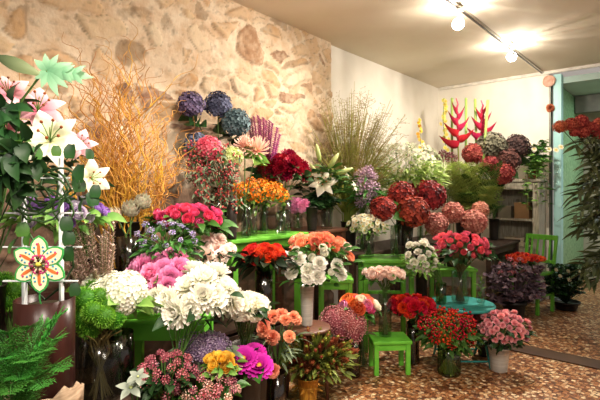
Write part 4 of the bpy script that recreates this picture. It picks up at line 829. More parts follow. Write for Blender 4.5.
# bench at the back left
p = W(186, 2.74, z=.9); vase('glass_vase', 'glass vase holding the hot pink roses', 'vase', p, .06, .2, GLASS_D); p = p + Vector((0, 0, .004))
bunch('rose_bunch', 'wide bunch of hot pink roses before the dark lower stones', BF, 'rose', [P_HOT], 187, 218, 80, 34, 2.72, 25, 7.6, p, .2, .055, G_MID, 80, .1, .022, low=-.45)
p = W(165, 2.53, z=.9); vase('glass_vase', 'glass vase holding the green filler with tiny lilac flowers', 'vase', p, .05, .14, GLASS); p = p + Vector((0, 0, .004))
bunch('filler_bunch', 'leafy green filler with tiny lilac flowers below hot pink roses', BF, 'spray', [M('petal_small_lilac', '#8a78b8', '#c9b8dc', .6), G_LIGHT], 166, 241, 66, 44, 2.5, 26, 3.6, p, .14, .05, G_MID, 260, .06, .01, low=-.8)
p = W(128, 2.42, z=.9); vase('glass_vase', 'glass vase of ochre stems holding the proteas', 'vase', p, .055, .24, GLASS_D); p = p + Vector((0, 0, .004))
for a, y_, D_, r_, ms, lb in [(112, 214, 2.38, 13, [P_PROT], 'pink centred protea head, leftmost in front of the willow'), (131, 207, 2.4, 13, [P_PROTG], 'pale green artichoke-like protea head, middle of three'), (144, 200, 2.44, 12, [P_PROTG], 'pale green artichoke-like protea head, rightmost of three')]:
    big('protea', lb, 'flower', 'protea', ms, a, y_, D_, r_, p, .24, 'proteas', ((a - 128)/25, 0, 0), 0, G_GREY)
# curly willow
p = W(128, 2.76, z=.9); vase('flower_bucket', 'dark bucket behind the proteas holding the golden twisted willow', 'bucket', p, .1, .3, BUCK, 'flare'); p = p + Vector((0, 0, .004))
t = thing('willow_bundle', 'big bundle of golden twisted willow branches against the stone wall', 'branches', p)
def wig(b, s, d, ln, n, r0, r1, amp, mi=0):
    pts = [s.copy()]; q = s.copy(); a = R.uniform(0, 6.28); u = d.cross(Vector((.2, .9, .1))).normalized(); v = d.cross(u); fr = R.uniform(.75, 1.15)
    for i in range(1, n + 1):
        f = i/n; k = amp*min(1.15, .12 + 1.5*f*f + .4*f)
        q = s + d*(ln*f) + (u*math.sin(a + i*fr) + v*math.cos(a*1.3 + i*fr*.87))*k + Vector((0, 0, -.06*f*f*ln)); q.x = max(q.x, XW + .075 - p.x); pts.append(q)
    b.tube(pts, [r0 + (r1 - r0)*i/n for i in range(n + 1)], 4, mi, 0, 1); return pts
for i in range(66):
    b = MB(); a = R.uniform(0, 6.28); b0 = Vector((.075*math.cos(a), .075*math.sin(a), .02)); sx = R.gauss(-.03, .22); e = RIGHT*max(-.34, min(.3, sx)) + FWD*R.gauss(-.03, .12) + Vector((0, 0, R.uniform(.75, 1.42) - abs(sx)*.4))
    d = (e - b0); pts = wig(b, b0, d.normalized(), d.length, 36, .0058, .0018, .024)
    for j in range(5):
        m = pts[R.randrange(12, 32)]; dd = (d.normalized() + RIGHT*R.uniform(-.8, .8) + FWD*R.uniform(-.3, .3)).normalized(); wig(b, m, dd, R.uniform(.15, .45), 16, .0026, .001, .022)
    obj('branch', b.mesh('branch', WILLOW), t)
# ---------------------------------------------------------------- left foreground
p = W(100, 1.94, z=.5); vase('glass_vase', 'clear glass vase of dark stems under the green moss balls', 'vase', p, .085, .25, GLASS); p = p + Vector((0, 0, .004))
bunch('dianthus_bunch', 'bunch of fuzzy bright green ball flowers in glass vase', BF, 'pom', [P_GREENB], 97, 308, 52, 44, 1.9, 9, 11.5, p, .25, .08, None, 0, low=-.5, stem=M('stem_brown', '#4d4024', '#75643a', .6, trans=0), sr=.004, hname='ball_flower', hs=[(84, 300, 1.88), (98, 298, 1.92), (108, 306, 1.92), (92, 312, 1.84), (104, 317, 1.86), (82, 318, 1.86), (114, 318, 1.94), (90, 325, 1.9), (76, 296, 1.95), (115, 304, 2.0), (94, 290, 2.0)])
t2 = [o for o in COL.objects if o.name.startswith('dianthus')][-1]
b = MB(); stems_mesh(b, Vector((0, 0, 0)), Vector((0, 0, .2)), [(Vector((R.gauss(0, .05), R.gauss(0, .05), .3)), Vector((0, 0, 1))) for i in range(40)], .07, .06, .003); obj('dark_stems', b.mesh('dark_stems', M('stem_brown', '#4d4024', '#75643a')), t2)
p = W(14, 1.98, z=.5); vase('flower_bucket', 'dark bucket in far left behind trellis under green ball flowers', 'bucket', p, .07, .2, BUCK, 'flare'); p = p + Vector((0, 0, .004))
bunch('dianthus_bunch', 'bunch of fuzzy green ball flowers behind the trellis, far left', BF, 'pom', [P_GREENB], 6, 294, 44, 40, 1.98, 7, 12, p, .2, .06, None, 0, hname='ball_flower')
p = W(88, 1.98, z=.5); vase('flower_bucket', 'dark bucket behind the green ball flowers holding the heather', 'bucket', p + FWD*.16, .06, .3, BUCK, 'flare'); p = p + FWD*.16 + Vector((0, 0, .004))
t = thing('heather_bunch', 'bunch of taupe pink heather plumes left of the proteas', BF, p)
for i in range(46):
    s = MB(); tp = W(R.uniform(60, 116), R.uniform(1.95, 2.12), R.uniform(222, 285)) - p; b0 = Vector((0, 0, .28)); s.tube([Vector((0, 0, .02)), b0, tp], .002, 4); d = tp - b0
    for j in range(60):
        u = .35 + .65*j/60; a = j*2.4; s.leaf(b0 + d*u, (Vector((math.cos(a), math.sin(a), .6)) + d.normalized()).normalized(), .03*(1.3 - u*.7), .0055, nu=2, pf='p', mi=1, roll=0)
    obj('flower_spike', s.mesh('flower_spike', [STEM, P_TAUPE]), t)
p = W(84, 2.3, z=.9 - .4); vase('flower_bucket', 'tall dark bucket under the purple and white lisianthus', 'bucket', p, .065, .55, BUCK, 'flare'); p = p + Vector((0, 0, .004))
bunch('lisianthus_bunch', 'bunch of purple and white lisianthus behind the trellis', BF, 'rose', [P_PURP], 60, 212, 100, 38, 2.0, 22, 9, p, .55, .05, G_LIGHT, 60, .09, .02, low=-.7, alt=[[P_PURP], [P_PURPW], [P_PURPW], [P_PURP]])
# pale lilies of the far left
p = W(-14, 1.86, z=.5); vase('flower_bucket', 'tall dark bucket at far left edge under the pink lilies', 'bucket', p, .07, .5, BUCK, 'flare'); p = p + Vector((0, 0, .004))
for k, (a, y_, D_, r_, ms, dv, lb) in enumerate([(8, 92, 1.72, 17, P_LILYP, (.3, .5), 'deep pink lily at the top left edge above the dark leaves'), (38, 108, 1.85, 20, P_LILYP, (.5, .5), 'pale pink lily under the jagged green leaf'), (50, 138, 1.8, 24, P_LILYW, (.4, .35), 'large creamy white lily above the trellis'), (80, 144, 1.95, 13, P_LILYP, (.7, .3), 'small rose pink lily right of the creamy white lily'), (92, 178, 1.95, 15, P_LILYW, (.8, .0), 'white lily low beside the golden willow branches'), (6, 128, 1.66, 14, P_LILYP, (.1, .4), 'pink lily half hidden in dark leaves at left edge')]):
    q = p + RIGHT*(.006*(k - 2)) + FWD*(.008*((k*2) % 5 - 2)); r_ *= 1.25; t = thing('lily_stem', lb, 'flower', q, group='pink and white lilies'); c = W(a, D_, y_) - q; d = (RIGHT*dv[0] + Vector((0, 0, dv[1])) - FWD*.75).normalized()
    lily_bloom(t, [ms, G_LIGHT, ANTH], k % 2, c, up_quat(d), r_*D_/FPX); b = MB(); b.tube([Vector((0, 0, .02)), Vector((0, 0, .5)), Vector((c.x*.3, c.y*.3, .5 + (c.z - .5)*.6)) + FWD*.05, c - d*.05 + FWD*.02, c - d*.02], .004, 5); obj('stem', b.mesh('stem', STEM), t)
    b = MB()
    for i in range(14):
        u = R.uniform(.72, .97); z = Vector((0, 0, .4)).lerp(c + FWD*.06, u); aa = R.uniform(0, 6.28); b.leaf(z, Vector((math.cos(aa), math.sin(aa), R.uniform(-.3, .5))), R.uniform(.07, .12), .016, bend=-50)
    obj('foliage', b.mesh('foliage', G_DARK), t)
# dark leafy plant on the far left edge
p = W(-34, 1.6, z=.5); vase('plant_pot', 'dark pot at the far left edge under the glossy leaves', 'pot', p, .09, .2, BLACKP, 'pot'); p = p + Vector((0, 0, .16))
t = thing('leafy_plant', 'dark glossy leafy plant along the far left edge', 'plant', p)
for i in range(9):
    b = MB(); e = W(-16 + 6.2*i + R.uniform(-4, 4), 1.55 + R.uniform(-.1, .1), R.uniform(90, 158)) - p; pts = [Vector((0, 0, 0)), Vector((e.x*.12, e.y*.12, e.z*.5)), Vector((e.x*.6, e.y*.6, e.z*.86)) + FWD*.03, e]; b.tube(pts, .003, 4)
    for j in range(12):
        u = .7 + .3*j/12; x = u*3; k = min(2, int(x)); z = pts[k].lerp(pts[k+1], x - k); aa = j*2.4; b.leaf(z, RIGHT*math.cos(aa) - FWD*.35 + Vector((0, 0, .7*math.sin(aa) - .25)), R.uniform(.07, .11), .024, bend=-45, nu=4, roll=R.choice((-1, 1))*R.uniform(.5, 1.3))
    obj('branch', b.mesh('branch', G_MID if i % 3 == 0 else G_DARK), t)
# jagged tropical leaf
p = W(-12, 1.68, z=.5) + FWD*.0; t = thing('tropical_leaf', 'jagged mint green split leaf at the top left', 'leaf', p, group=None)
c = W(48, 1.62, 71) - p; b = MB(); b.tube([Vector((0, 0, 0)), Vector((0, 0, .6)), W(22, 1.66, 100) - p, W(40, 1.64, 76) - p, c], .005, 6); obj('stalk', b.mesh('stalk', STEM), t)
b = MB(); MINTL = M('leaf_mint', '#6aa47a', '#a6d3ac', .45, trans=.25)
for ang, L_, w in [(-8, .175, .026), (18, .1, .016), (58, .075, .014), (100, .07, .014), (-40, .1, .016), (-68, .105, .016), (-112, .07, .014), (-150, .06, .014), (140, .07, .014)]:
    d = RIGHT*math.cos(rad(ang)) + Vector((0, 0, math.sin(rad(ang)))) - FWD*.25; q = Matrix((d.normalized(), (-d.cross(FWD)).normalized(), -FWD)).transposed(); m = Matrix.Translation(c) @ q.to_4x4(); b.petal(m, L_, w, 8, -30, cup=-.3, nu=6, nv=2, pf='l')
    if L_ > .11:
        for s_ in (-1, 1):
            for f in (.35, .6): b.petal(m @ Matrix.Translation((L_*f, 0, .004)) @ Matrix.Rotation(s_*.7, 4, 'Z'), .055, .011, 5, -30, cup=-.3, nu=3, nv=2, pf='l')
obj('leaf_blade', b.mesh('leaf_blade', MINTL), t)
t = thing('tropical_leaf', 'dark striped long leaf at the top left corner', 'leaf', p + FWD*.03); q = t.location.copy()
b = MB(); c = W(-4, 1.62, 56) - q; b.tube([Vector((0, 0, 0)), Vector((-.02, 0, .6)), c], .005, 6); obj('stalk', b.mesh('stalk', STEM), t)
b = MB(); d = (RIGHT*.86 - Vector((0, 0, .36)) - FWD*.2).normalized(); m = Matrix.Translation(c) @ Matrix((d, (-d.cross(FWD)).normalized(), -FWD)).transposed().to_4x4(); b.petal(m, .2, .024, 5, -25, cup=-.25, nu=6, nv=4, pf='l'); obj('leaf_blade', b.mesh('leaf_blade', M('leaf_striped', '#37452c', '#8f9a6e', .5)), t)
# pot with trellis
p = W(45, 1.7, z=.5); t = thing('bark_ring', 'curled pale birch bark ring under the dark glass cylinder', 'bark', p)
b = MB(); n = 40; rows = []
for r_, hz in ((.112, 0), (.128, .06), (.132, .14), (.122, .145), (.118, .07), (.1, .0)):
    rows.append([Vector((r_*math.cos(2*math.pi*j/n), r_*math.sin(2*math.pi*j/n), hz*(1 + .22*math.sin(2*math.pi*j/n*2 + 1) + .08*math.sin(j*1.9)))) for j in range(n)])
b.grid(rows, [0]*6, 0, True); obj('bark', b.mesh('bark', BARK), t); b = MB(); b.lathe([(0, .004), (.108, .004), (.116, .09), (.115, .128), (0, .13)], 24); obj('core', b.mesh('core', STAGE), t)
z0 = .632; p = W(45, 1.7, z=z0); vase('glass_cylinder', 'large dark wine red glass cylinder in the left foreground', 'vase', p, .101, .352, WINE, 'cyl')
gc = [o for o in COL.objects if o.name.startswith('glass_cylinder')][-1]; b = MB(); b.lathe([(.001, .327), (.05, .33), (.095, .322), (.096, .3)], 24, wob=.02); obj('filling', b.mesh('filling', M('dark_moss', '#2a1f14', '#4a4423', .9, trans=0)), gc)
soil = p + Vector((0, 0, .33)); t = thing('trellis', 'white wooden trellis standing in the dark glass cylinder', 'trellis', p + Vector((0, 0, .03)))
TW = solid('white_paint', '#e9ecef', .5, 0, '#d5d9de', 9); o0 = t.location.copy()
for a, yt in ((25, 160), (62, 158)):
    b = MB(); b.bar(W(a, 1.68, 385) - o0, W(a - 1, 1.68, yt) - o0, .024, .008, .002); obj('upright', b.mesh('upright', TW, False), t)
for y_, xa, xb in ((178, 6, 70), (213, 5, 83), (247, 3, 82), (281, 3, 78)):
    b = MB(); b.bar(W(xa, 1.668, y_) - o0, W(xb, 1.668, y_) - o0, .008, .0055, .001); obj('crossbar', b.mesh('crossbar', TW, False), t)
t = thing('climbing_vine', 'dark green vine winding in loops round the white trellis', 'plant', soil)
b = MB(); 
for k in range(7):
    pts = []; cx, cz = R.uniform(28, 60), R.uniform(172, 205); 
    for i in range(22):
        a = i*.42 + k; pts.append(W(cx + (24 - k)*math.cos(a) + R.uniform(-2, 2), 1.66 + .03*math.sin(a*.7), cz + (13 + k)*math.sin(a*1.0) + R.uniform(-2, 2)) - soil)
    b.tube(pts, .0038, 5)
for a in (28, 58, 68):
    pts = [W(45, 1.7, 300) - soil] + [W(a + 6*math.sin(i*1.1 + a), 1.67 + .02*math.cos(i*1.1), 285 - i*9) - soil for i in range(12)]; b.tube(pts, .0036, 5)
obj('vine_stem', b.mesh('vine_stem', M('vine', '#22351c', '#3d5a2a', .5, trans=0)), t)
for a, y_, s_ in [(82, 172, .05), (76, 183, .045), (90, 198, .04), (96, 190, .035), (18, 180, .045), (14, 172, .035), (22, 228, .04), (68, 236, .04), (70, 252, .04), (36, 152, .035), (72, 150, .04), (88, 153, .03), (74, 288, .035), (16, 245, .04), (30, 238, .035), (66, 222, .04), (14, 195, .035), (56, 150, .03), (84, 204, .035)]:
    s = MB(); c = W(a, 1.64, y_) - soil; s.leaf(c + Vector((0, 0, s_*.5)), (RIGHT*R.uniform(-.4, .4) - FWD*.25 - Vector((0, 0, 1))).normalized(), s_*1.3, s_*.58, bend=-30, nu=5, pf='b', roll=R.uniform(-.3, .3)); obj('leaf', s.mesh('leaf', G_DARK if a > 60 else G_MID), t)
# painted lily ornament
c = W(40, 1.6, 264); t = thing('flower_ornament', 'painted six-petal lily ornament with green edge and coloured dots', 'ornament', c)
OG = solid('ornament_green', '#3fa552', .4); OC = solid('ornament_cream', '#f6edc2', .4, amt=.04); OO = solid('ornament_orange', '#e8793a', .4); OM = solid('ornament_magenta', '#d83a86', .4); OBl = solid('ornament_blue', '#4aa0c8', .4); OY = solid('ornament_yellow', '#e9dc57', .4); OK = solid('ornament_dark', '#4a2413', .4)
FR = Matrix((RIGHT, Vector((0, 0, 1)), -FWD)).transposed().to_4x4()
def plate(outline, z, th, mat, name):
    b = MB(); n = len(outline); k = len(b.v)
    for zz in (z, z + th):
        for x, y in outline: b.v.append(FR @ Vector((x, y, zz))); b.t.append(.5)
    b.f.append(tuple(range(n, 2*n))); b.m.append(0); b.f.append(tuple(range(n-1, -1, -1))); b.m.append(0)
    for i in range(n): b.f.append((i, (i+1) % n, n + (i+1) % n, n + i)); b.m.append(0)
    return b
def petal_out(L_, w, a, off=0):
    pts = []; pr = [(0, .25), (.15, .5), (.35, .85), (.55, 1), (.75, .85), (.9, .5), (1, .0)]
    for u, k in pr: pts.append((off + u*L_, -k*w))
    for u, k in reversed(pr[:-1]): pts.append((off + u*L_, k*w))
    return [(x*math.cos(a) - y*math.sin(a), x*math.sin(a) + y*math.cos(a)) for x, y in pts]
for i in range(6):
    a = math.pi/2 + i*math.pi/3 + .03; dz = .002*(i % 2)
    g = plate(petal_out(.1, .0325, a), dz, .004, OG, 'petal'); po = obj('petal', g.mesh('petal', OG, False), t)
    def sub(nm, out, z, m_): obj(nm, plate(out, z, .0012, m_, nm).mesh(nm, m_, False), po)
    sub('painted_face', petal_out(.088, .0265, a, .005), dz + .004, OC); sub('painted_stripe', petal_out(.056, .006, a, .02), dz + .0052, OO)
    d = MB()
    for u, v, m_ in [(.3, .5, 0), (.3, -.5, 0), (.5, .62, 1), (.5, -.62, 1), (.66, .55, 1), (.66, -.55, 1), (.22, .25, 0), (.22, -.25, 0), (.3, .2, 0), (.3, -.2, 0), (.8, .2, 0)]:
        x, y = .006 + u*.08, v*.027; q = FR @ Vector((x*math.cos(a) - y*math.sin(a), x*math.sin(a) + y*math.cos(a), dz + .0055)); d.ball(q, .0042, 6, m_)
    obj('painted_dots', d.mesh('painted_dots', [OM, OBl]), po)
d = MB(); d.ball(FR @ Vector((0, 0, .007)), .012, 10, 0, sq=.7); obj('centre', d.mesh('centre', OY), t)
for i in range(6):
    a = i*math.pi/3 + .5; d = MB(); e = FR @ Vector((.024*math.cos(a), .024*math.sin(a), .016)); d.tube([FR @ Vector((0, 0, .008)), e], .0026, 5); d.ball(e, .006, 6); obj('stamen', d.mesh('stamen', OK), t)
d = MB(); d.tube([FR @ Vector((0, -.02, -.002)), FR @ Vector((-.004, -.12, -.004)), FR @ Vector((-.002, -.17, -.02)), soil - c - Vector((0, 0, .1))], .0028, 6); obj('stick', d.mesh('stick', OG), t)
# asparagus fern in front
p = W(14, 1.42, z=.5); vase('plant_pot', 'dark pot in the lower left corner under the fern', 'pot', p, .07, .14, BLACKP, 'pot'); p = p + Vector((0, 0, .11))
t = thing('asparagus_fern', 'feathery green asparagus fern in the lower left corner', 'plant', p)
for a, y_, D_ in [(66, 311, 1.45), (62, 338, 1.4), (66, 370, 1.35), (45, 352, 1.3), (30, 326, 1.38), (8, 332, 1.38), (20, 380, 1.25), (44, 388, 1.28), (2, 360, 1.25), (30, 362, 1.25), (50, 322, 1.5), (14, 345, 1.3), (10, 395, 1.2)]:
    b = MB(); e = W(a, D_, y_) - p; m = e*.5 + Vector((0, 0, .09)); frond(b, [Vector((0, 0, 0)), Vector((0, 0, .05)) + e*.2, m, e.lerp(m, .4) + Vector((0, 0, .02)), e], .06, 20, 0, .0022); obj('frond', b.mesh('frond', M('fern_green', '#2a6a24', '#4fa03c', .5, trans=.25)), t)
# ---------------------------------------------------------------- lower front
p = cyl('dark bucket at the lower edge under the dark rose bouvardia', 166, 1.98, 0, .07, .42, BUCK, 'flower_bucket', 'flare', 'bucket')
bunch('bouvardia_bunch', 'bunch of dark rose bouvardia clusters at the lower edge', BF, 'tube', [M('petal_bouv_dark', '#a83450', '#eb97a0', .6)], 166, 371, 60, 42, 1.98, 24, 5.4, p, .42, .06, G_DARK, 60, .06, .018, low=-.6)
p = cyl('dark bucket at the lower edge under the pale pink bouvardia', 212, 2.06, 0, .07, .36, BUCK, 'flower_bucket', 'flare', 'bucket')
bunch('bouvardia_bunch', 'bunch of pale pink and white bouvardia clusters at lower edge', BF, 'tube', [P_BOUV], 202, 386, 80, 34, 2.04, 32, 5.4, p, .36, .06, G_MID, 60, .06, .016, low=-.6, alt=[[P_BOUV], [P_BOUV], [P_PALEP]])
p = cyl('dark bucket at lower left edge under the silver star flowers', 136, 1.86, 0, .05, .4, BUCK, 'flower_bucket', 'flare', 'bucket')
def k_star(b):
    for i in range(5): b.pet(i*1.2566, .05, 0, 1, .27, 18, -8, cup=.3, nu=4, nv=2, pf='l')
    b.ball(Vector((0, 0, .08)), .13, 6, 1, sq=.7)
KINDS['star'] = k_star
for a, y_, r_, lb in ((138, 377, 11, 'silver white star flower at lower edge, upper one'), (131, 388, 15, 'silver white star flower at lower edge, lower one')):
    t = thing('star_flower', lb, 'flower', p, group='silver star flowers'); c = W(a, 1.8, y_) - p; d = (-FWD*.5 + Vector((0, 0, .9)) + RIGHT*.1).normalized(); obj('bloom', head('star', [P_SIL, P_LIME], 0), t, c, up_quat(d, .4 if r_ > 14 else 1.2), r_*1.8/FPX)
    b = MB(); b.tube([Vector((0, 0, .02)), Vector((0, 0, .4)), c], .003, 4); obj('stem', b.mesh('stem', STEM), t)
p = cyl('dark bucket under the dusty purple flat-topped flowers', 207, 2.3, 0, .07, .48, BUCK, 'flower_bucket', 'flare', 'bucket')
bunch('statice_bunch', 'bunch of dusty purple flat-topped flowers below the lime stool', BF, 'sedum', [P_STAT], 206, 347, 58, 32, 2.2, 11, 12.5, p, .48, .06, G_GREY, 16, .08, .02, low=-.4)
p = cyl('dark bucket at lower edge under the yellow roses', 224, 2.2, 0, .045, .4, BUCK, 'flower_bucket', 'flare', 'bucket')
bunch('rose_bunch', 'small bunch of golden yellow roses beside the magenta dahlias', BF, 'rose', [P_YEL], 222, 363, 38, 28, 2.06, 10, 7.5, p, .4, .04, G_LIGHT, 30, .05, .012, low=-.5)
p = cyl('dark bucket at lower edge under the magenta dahlias', 256, 2.46, 0, .06, .4, BUCK, 'flower_bucket', 'flare', 'bucket')
for a, y_, r_, lb in ((243, 359, 13, 'vivid magenta dahlia with yellow eye, left one'), (259, 366, 12.5, 'vivid magenta dahlia with yellow eye, right one'), (254, 354, 11, 'vivid magenta dahlia behind the other two')):
    big('dahlia', lb, 'flower', 'dahlia', [P_MAG, DISC], a, y_, 2.26 if r_ > 12 else 2.34, r_*1.1, p, .4, 'magenta dahlias', (0, 0, 0), 3, G_MID)
p = cyl('tall dark glass vase holding the peach carnations', 276, 2.64, 0, .055, .34, GLASS_D)
bunch('carnation_bunch', 'loose bunch of peach orange carnations left of the brown table', BF, 'carn', [P_PEACH], 276, 335, 50, 50, 2.64, 11, 7, p, .34, .05, G_GREY, 60, .1, .01, hs=[(263, 324, 2.62), (266, 319, 2.64), (273, 316, 2.66), (282, 314, 2.66), (285, 319, 2.62), (294, 316, 2.64), (297, 319, 2.66), (272, 337, 2.58), (290, 336, 2.58), (273, 371, 2.52), (263, 330, 2.6)])
p = W(308, 2.92, z=0); vase('flower_pot', 'pot wrapped in golden raffia under the red green tufts', 'pot', p, .068, .2, RAFFIA, 'flare'); pp = p
t = [o for o in COL.objects if o.name.startswith('flower_pot')][-1]
b = MB(); b.lathe([(.058, .13), (.066, .135), (.066, .145), (.058, .15)], 20)
for k in range(10):
    a = k*.63; b.leaf(Vector((.06*math.cos(a), .06*math.sin(a), .14)), Vector((math.cos(a), math.sin(a), R.uniform(-.5, .6))), .06, .008)
obj('raffia_tie', b.mesh('raffia_tie', RAFFIA), t); p = p + Vector((0, 0, .004))
bunch('leucadendron_bunch', 'wide bunch of green and red leafy tufts in raffia pot', BF, 'tuft', [P_LEUC, P_LEUCR], 314, 353, 86, 46, 2.92, 84, 12, p, .2, .055, G_OLIVE, 110, .08, .012, low=-.7, alt=[[P_LEUC, P_LEUCR], [P_LEUCR, P_LEUC], [P_LEUC, P_LEUC], [P_LEUCR, P_LEUCR]], hname='leafy_tuft', up=.15)
# ---------------------------------------------------------------- right side
p = W(514, 4.95, z=0); vase('plant_pot', 'dark pot under the purple leaved plant beside the chair', 'pot', p, .12, .2, BLACKP, 'pot'); p = p + Vector((0, 0, .16))
t = thing('purple_plant', 'bushy plant with dark purple grey leaves before the green chair', 'plant', p)
PUR = M('leaf_purple', '#3a2430', '#8a7480', .6, trans=.08)
for i in range(90):
    b = MB(); c = W(514 + R.uniform(-27, 27), 4.9 + R.uniform(-.2, .15), R.uniform(264, 303)) - p; b.tube([Vector((0, 0, 0)), c*.6 + Vector((0, 0, .02)), c], .0025, 4)
    for j in range(7): aa = j*.9 + i; b.leaf(c, Vector((math.cos(aa), math.sin(aa), R.uniform(-.1, .5))), R.uniform(.04, .065), .024, bend=-40, nu=3, pf='b')
    obj('leaf_cluster', b.mesh('leaf_cluster', PUR), t)
for i in range(12):
    c = W(R.uniform(500, 524), 4.85, R.uniform(258, 274)) - p; obj('pink_flower', head('spray', [P_MUMP, G_MID]), t, c, up_quat(Vector((0, 0, 1))), .035)
cp = ch + RIGHT*(-.03) - FWD*.1; cp = Vector((cp.x, cp.y, .455)); vase('wicker_basket', 'small wicker basket standing on the green chair seat', 'basket', cp, .12, .07, WICK, 'flare'); p = cp + Vector((0, 0, .005))
q = p.copy(); dq = q.dot(FWD); pxq = 300 + FPX*q.dot(RIGHT)/dq
bunch('flower_bunch', 'low mound of orange red flowers in basket on the chair', BF, 'carn', [P_CORAL], pxq - 9, 258, 40, 11, dq - .12, 26, 3.0, p, .07, .08, G_DARK, 50, .05, .016, low=-.2)
p = W(566, 5.35, z=0); vase('plant_pot', 'black plastic pot under the glossy gardenia by the opening', 'pot', p, .14, .1, BLACKP, 'pot'); p = p + Vector((0, 0, .075))
t = thing('gardenia_bush', 'dark glossy gardenia bush in black pot beside the opening', 'plant', p)
for i in range(110):
    b = MB(); c = W(566 + R.uniform(-19, 17), 5.3 + R.uniform(-.2, .15), R.uniform(264, 297)) - p; b.tube([Vector((0, 0, 0)), c*.6, c], .003, 4)
    for j in range(8): aa = j*.8 + i; b.leaf(c, Vector((math.cos(aa), math.sin(aa), R.uniform(-.2, .5))), R.uniform(.045, .07), .02, bend=-40, nu=3)
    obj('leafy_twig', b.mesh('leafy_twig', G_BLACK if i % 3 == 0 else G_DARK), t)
for a, y_ in ((569, 280), (568, 271), (556, 270), (580, 272), (560, 276)):
    c = W(a, 5.12, y_) - p; obj('flower', head('rose', [P_CREAM]), t, c, up_quat((-FWD + Vector((0, 0, .5))).normalized()), .026)
# foliage on the cupboard
p = Vector((-1.52, 6.22, 1.53)); vase('plant_pot', 'small terracotta pot on top of the grey cupboard', 'pot', p, .07, .11, TERRA, 'pot'); p = p + Vector((0, 0, .085))
t = thing('trailing_plant', 'green leafy plant trailing down the right of the grey cupboard', 'plant', p)
for i in range(46):
    b = MB(); e = W(R.uniform(522, 550), 5.62 + R.uniform(-.1, .1), R.uniform(140, 222) if i % 3 else R.uniform(142, 180)) - p; m = Vector((e.x*.6, e.y*.6, max(e.z, 0)*.6 + .1)); pts = [Vector((0, 0, 0)), m, e.lerp(m, .4), e]; b.tube(pts, .002, 4)
    for j in range(14):
        x = (.2 + .8*j/14)*3; k = min(2, int(x)); z = pts[k].lerp(pts[k+1], x - k); aa = j*2.4; b.leaf(z, Vector((math.cos(aa), math.sin(aa), .1)), R.uniform(.05, .09), .015, bend=-45, nu=3)
    obj('branch', b.mesh('branch', G_MID if i % 2 else G_LIGHT), t)
for a, y_ in ((530, 144), (534, 149), (526, 155), (549, 149), (556, 150), (561, 147)):
    c = W(a, 5.6, y_) - p; o = obj('flower', head('daisy', [P_CREAM, DISC]), t, c, up_quat((-FWD + Vector((0, 0, .4))).normalized()), .035); b = MB(); b.tube([Vector((0, 0, 0)), c*.5 + Vector((0, 0, .15)), c], .002, 4); obj('stem', b.mesh('stem', STEM), t)
# bamboo palm reaching in from the right
p = W(640, 4.5, z=0); vase('plant_pot', 'large terracotta pot outside the right edge under bamboo leaves', 'pot', p, .2, .36, TERRA, 'pot'); pb = p + Vector((0, 0, .29))
t = thing('bamboo_palm', 'dark long-leaved bamboo palm reaching in from the right edge', 'plant', pb)
BAM = M('leaf_bamboo', '#323a20', '#626c44', .5, trans=.1)
for i in range(44):
    b = MB(); e = W(R.uniform(573, 612), 4.45 + R.uniform(-.25, .2), R.uniform(140, 250) if i < 34 else R.uniform(250, 285)) - pb; m = Vector((e.x*.45, e.y*.45, e.z + .15)); pts = [Vector((R.gauss(0, .05), R.gauss(0, .05), 0)), m*.5 + Vector((0, 0, e.z*.3)), m, e.lerp(m, .4) + Vector((0, 0, .03)), e]; b.tube(pts, .004, 5, 0)
    for j in range(11):
        u = .55 + .45*j/11; x = u*4; k = min(3, int(x)); z = pts[k].lerp(pts[k+1], x - k); d = (pts[k+1] - pts[k]).normalized(); sd = d.cross(Vector((0, 0, 1))).normalized()*(1 if j % 2 else -1)
        b.leaf(z, (d*.5 + sd*.8 - RIGHT*R.uniform(0, .7) + Vector((0, 0, R.uniform(-.5, .35)))).normalized(), R.uniform(.14, .24), .018, bend=-35, nu=4)
    obj('branch', b.mesh('branch', BAM), t)
t = thing('red_flower_spray', 'arching spray of rust red flower heads at the upper right edge', 'flower', pb + Vector((.03, .03, 0))); q = t.location.copy()
P_RUST = M('petal_rust', '#8a2a1c', '#c8664c', .65)
for i, (a, y_, r_) in enumerate([(560, 127, 8), (571, 125, 8.5), (581, 122, 8.5), (583, 132, 8), (592, 128, 8), (600, 124, 8), (598, 134, 7), (575, 132, 6.5)]):
    c = W(a, 4.35, y_) - q; o = obj('flower_head', head('hyd', [P_RUST]), t, c, up_quat((-FWD*.5 + Vector((0, 0, .8)) - RIGHT*.2).normalized()), r_*.86*4.35/FPX); b = MB(); b.tube([Vector((0, 0, 0)), Vector((0, 0, .7)), c*.7 + Vector((0, 0, .25)), c], .004, 5); obj('stem', b.mesh('stem', STEM_D), o if False else t)
# ornaments on the wall edge
c = Vector((XO + .005, YB - .026, W(551, 5.83, 81).z)); t = thing('wood_disc', 'round pale pink wood slice hung at the top of wall edge', 'ornament', c)
b = MB(); fr = Matrix.Translation((0, 0, 0)) @ Matrix.Rotation(math.pi/2, 4, 'X'); rr = .073
for r_, y_ in ((.0, -.012), (rr*.85, -.013), (rr, -.006), (rr, .012), (0, .014)): pass
rows = [[Vector((r_*math.cos(j*.2618)*(1 + .05*math.sin(j)), y_, r_*math.sin(j*.2618))) for j in range(24)] for r_, y_ in ((.001, -.016), (rr*.4, -.017), (rr*.9, -.014), (rr, -.006), (rr, .022), (.001, .024))]
b.grid(rows, [0, .4, .9, 1, 1, 1], 0, True); obj('slice', b.mesh('slice', solid('pink_wood', '#e3b8a2', .7, 0, '#c99480', 30, bump=.3)), t)
c = Vector((XO + .025, YB - .03, W(553, 5.83, 108).z)); t = thing('dried_flower', 'small dried rust red flower hung below the wood slice', 'ornament', c)
obj('flower_head', head('carn', [M('petal_dried', '#8c4022', '#d68a5c', .7)]), t, Vector((0, 0, 0)), up_quat((-FWD).normalized()), .05)
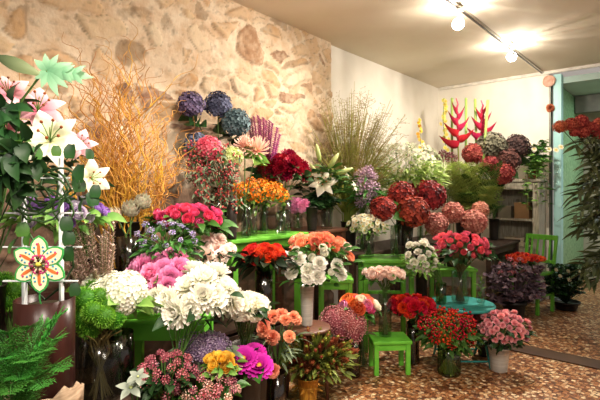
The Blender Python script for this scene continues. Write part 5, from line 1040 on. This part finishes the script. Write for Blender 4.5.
b = MB(); b.tube([Vector((0, .01, 0)), Vector((-.005, .01, .2))], .002, 4); obj('string', b.mesh('string', STEM_D), t)
# ================================================================== LIGHTS, CAMERA
for p, e in ((L1, 20), (L2, 34)):
    o = light('lamp_glow', 'POINT', p + Vector((0, 0, .035)), 1, WARM, size=.02); o.data.energy = e; ray_light(o, 1.0)
light('spot', 'SPOT', L1 + Vector((-.06, -.06, -.04)), 360, WARM, (-1.95, 1.6, .8), .05, 66, .8)
light('spot', 'SPOT', L1 + Vector((.0, -.1, -.06)), 190, WARM, (-2.4, 2.6, 1.7), .05, 110, 1)
light('spot', 'SPOT', L2 + Vector((0, .08, -.05)), 105, (1, .9, .74), (-2.0, 6.5, 1.9), .05, 110, 1)
light('spot', 'SPOT', L2 + Vector((-.05, 0, -.05)), 85, (1, .9, .74), (-2.85, 4.9, 1.7), .05, 110, 1)
light('spot', 'SPOT', L2 + Vector((-.03, -.06, -.05)), 250, WARM, (-1.6, 3.5, .4), .05, 76, .9)
light('track_fill', 'SPOT', Vector((-1.45, 1.6, 2.7)), 160, WARM, (-2.2, 1.2, .9), .06, 110, 1)
light('front_fill', 'SPOT', Vector((-.5, .0, 2.7)), 210, WARM, (-1.8, 1.2, .8), .08, 80, 1)  # added fill out of view, brightens the left foreground
light('floor_spot', 'SPOT', L1 + Vector((.05, .05, -.05)), 120, WARM, (-.8, 2.9, 0), .06, 60, 1)
light('left_fill', 'SPOT', Vector((-1.0, -.5, 2.4)), 70, WARM, (-1.95, .8, 1.15), .1, 50, 1)  # extra unseen fill aimed at the far left plants
light('room_fill', 'AREA', Vector((.6, 1.0, 2.85)), 90, (1, .9, .75), (-1.3, 3.5, .4), (1.2, 1.2))  # soft fill added for the whole room, no real lamp hangs here
light('passage_fill', 'AREA', Vector((.0, 7.4, 2.7)), 40, (.92, 1, .97), (.0, 7.4, 0), (1, .6))  # unseen fill added to lift the passage walls and ceiling
w = bpy.data.worlds.new('World'); bpy.context.scene.world = w; w.use_nodes = True
w.node_tree.nodes['Background'].inputs[0].default_value = (1, .88, .78, 1); w.node_tree.nodes['Background'].inputs[1].default_value = .4
cam = bpy.data.cameras.new('Camera'); co = bpy.data.objects.new('Camera', cam); COL.objects.link(co)
cam.sensor_width = 36; cam.lens = 36 * FPX / 600; cam.shift_y = -(200 - HZ) / 600; cam.clip_start = .05
co.location = (0, 0, EYE); co.rotation_euler = (math.pi/2, 0, YAW); bpy.context.scene.camera = co
sc = bpy.context.scene; sc.view_settings.view_transform = 'Standard'; sc.view_settings.look = 'None'; sc.view_settings.exposure = 0
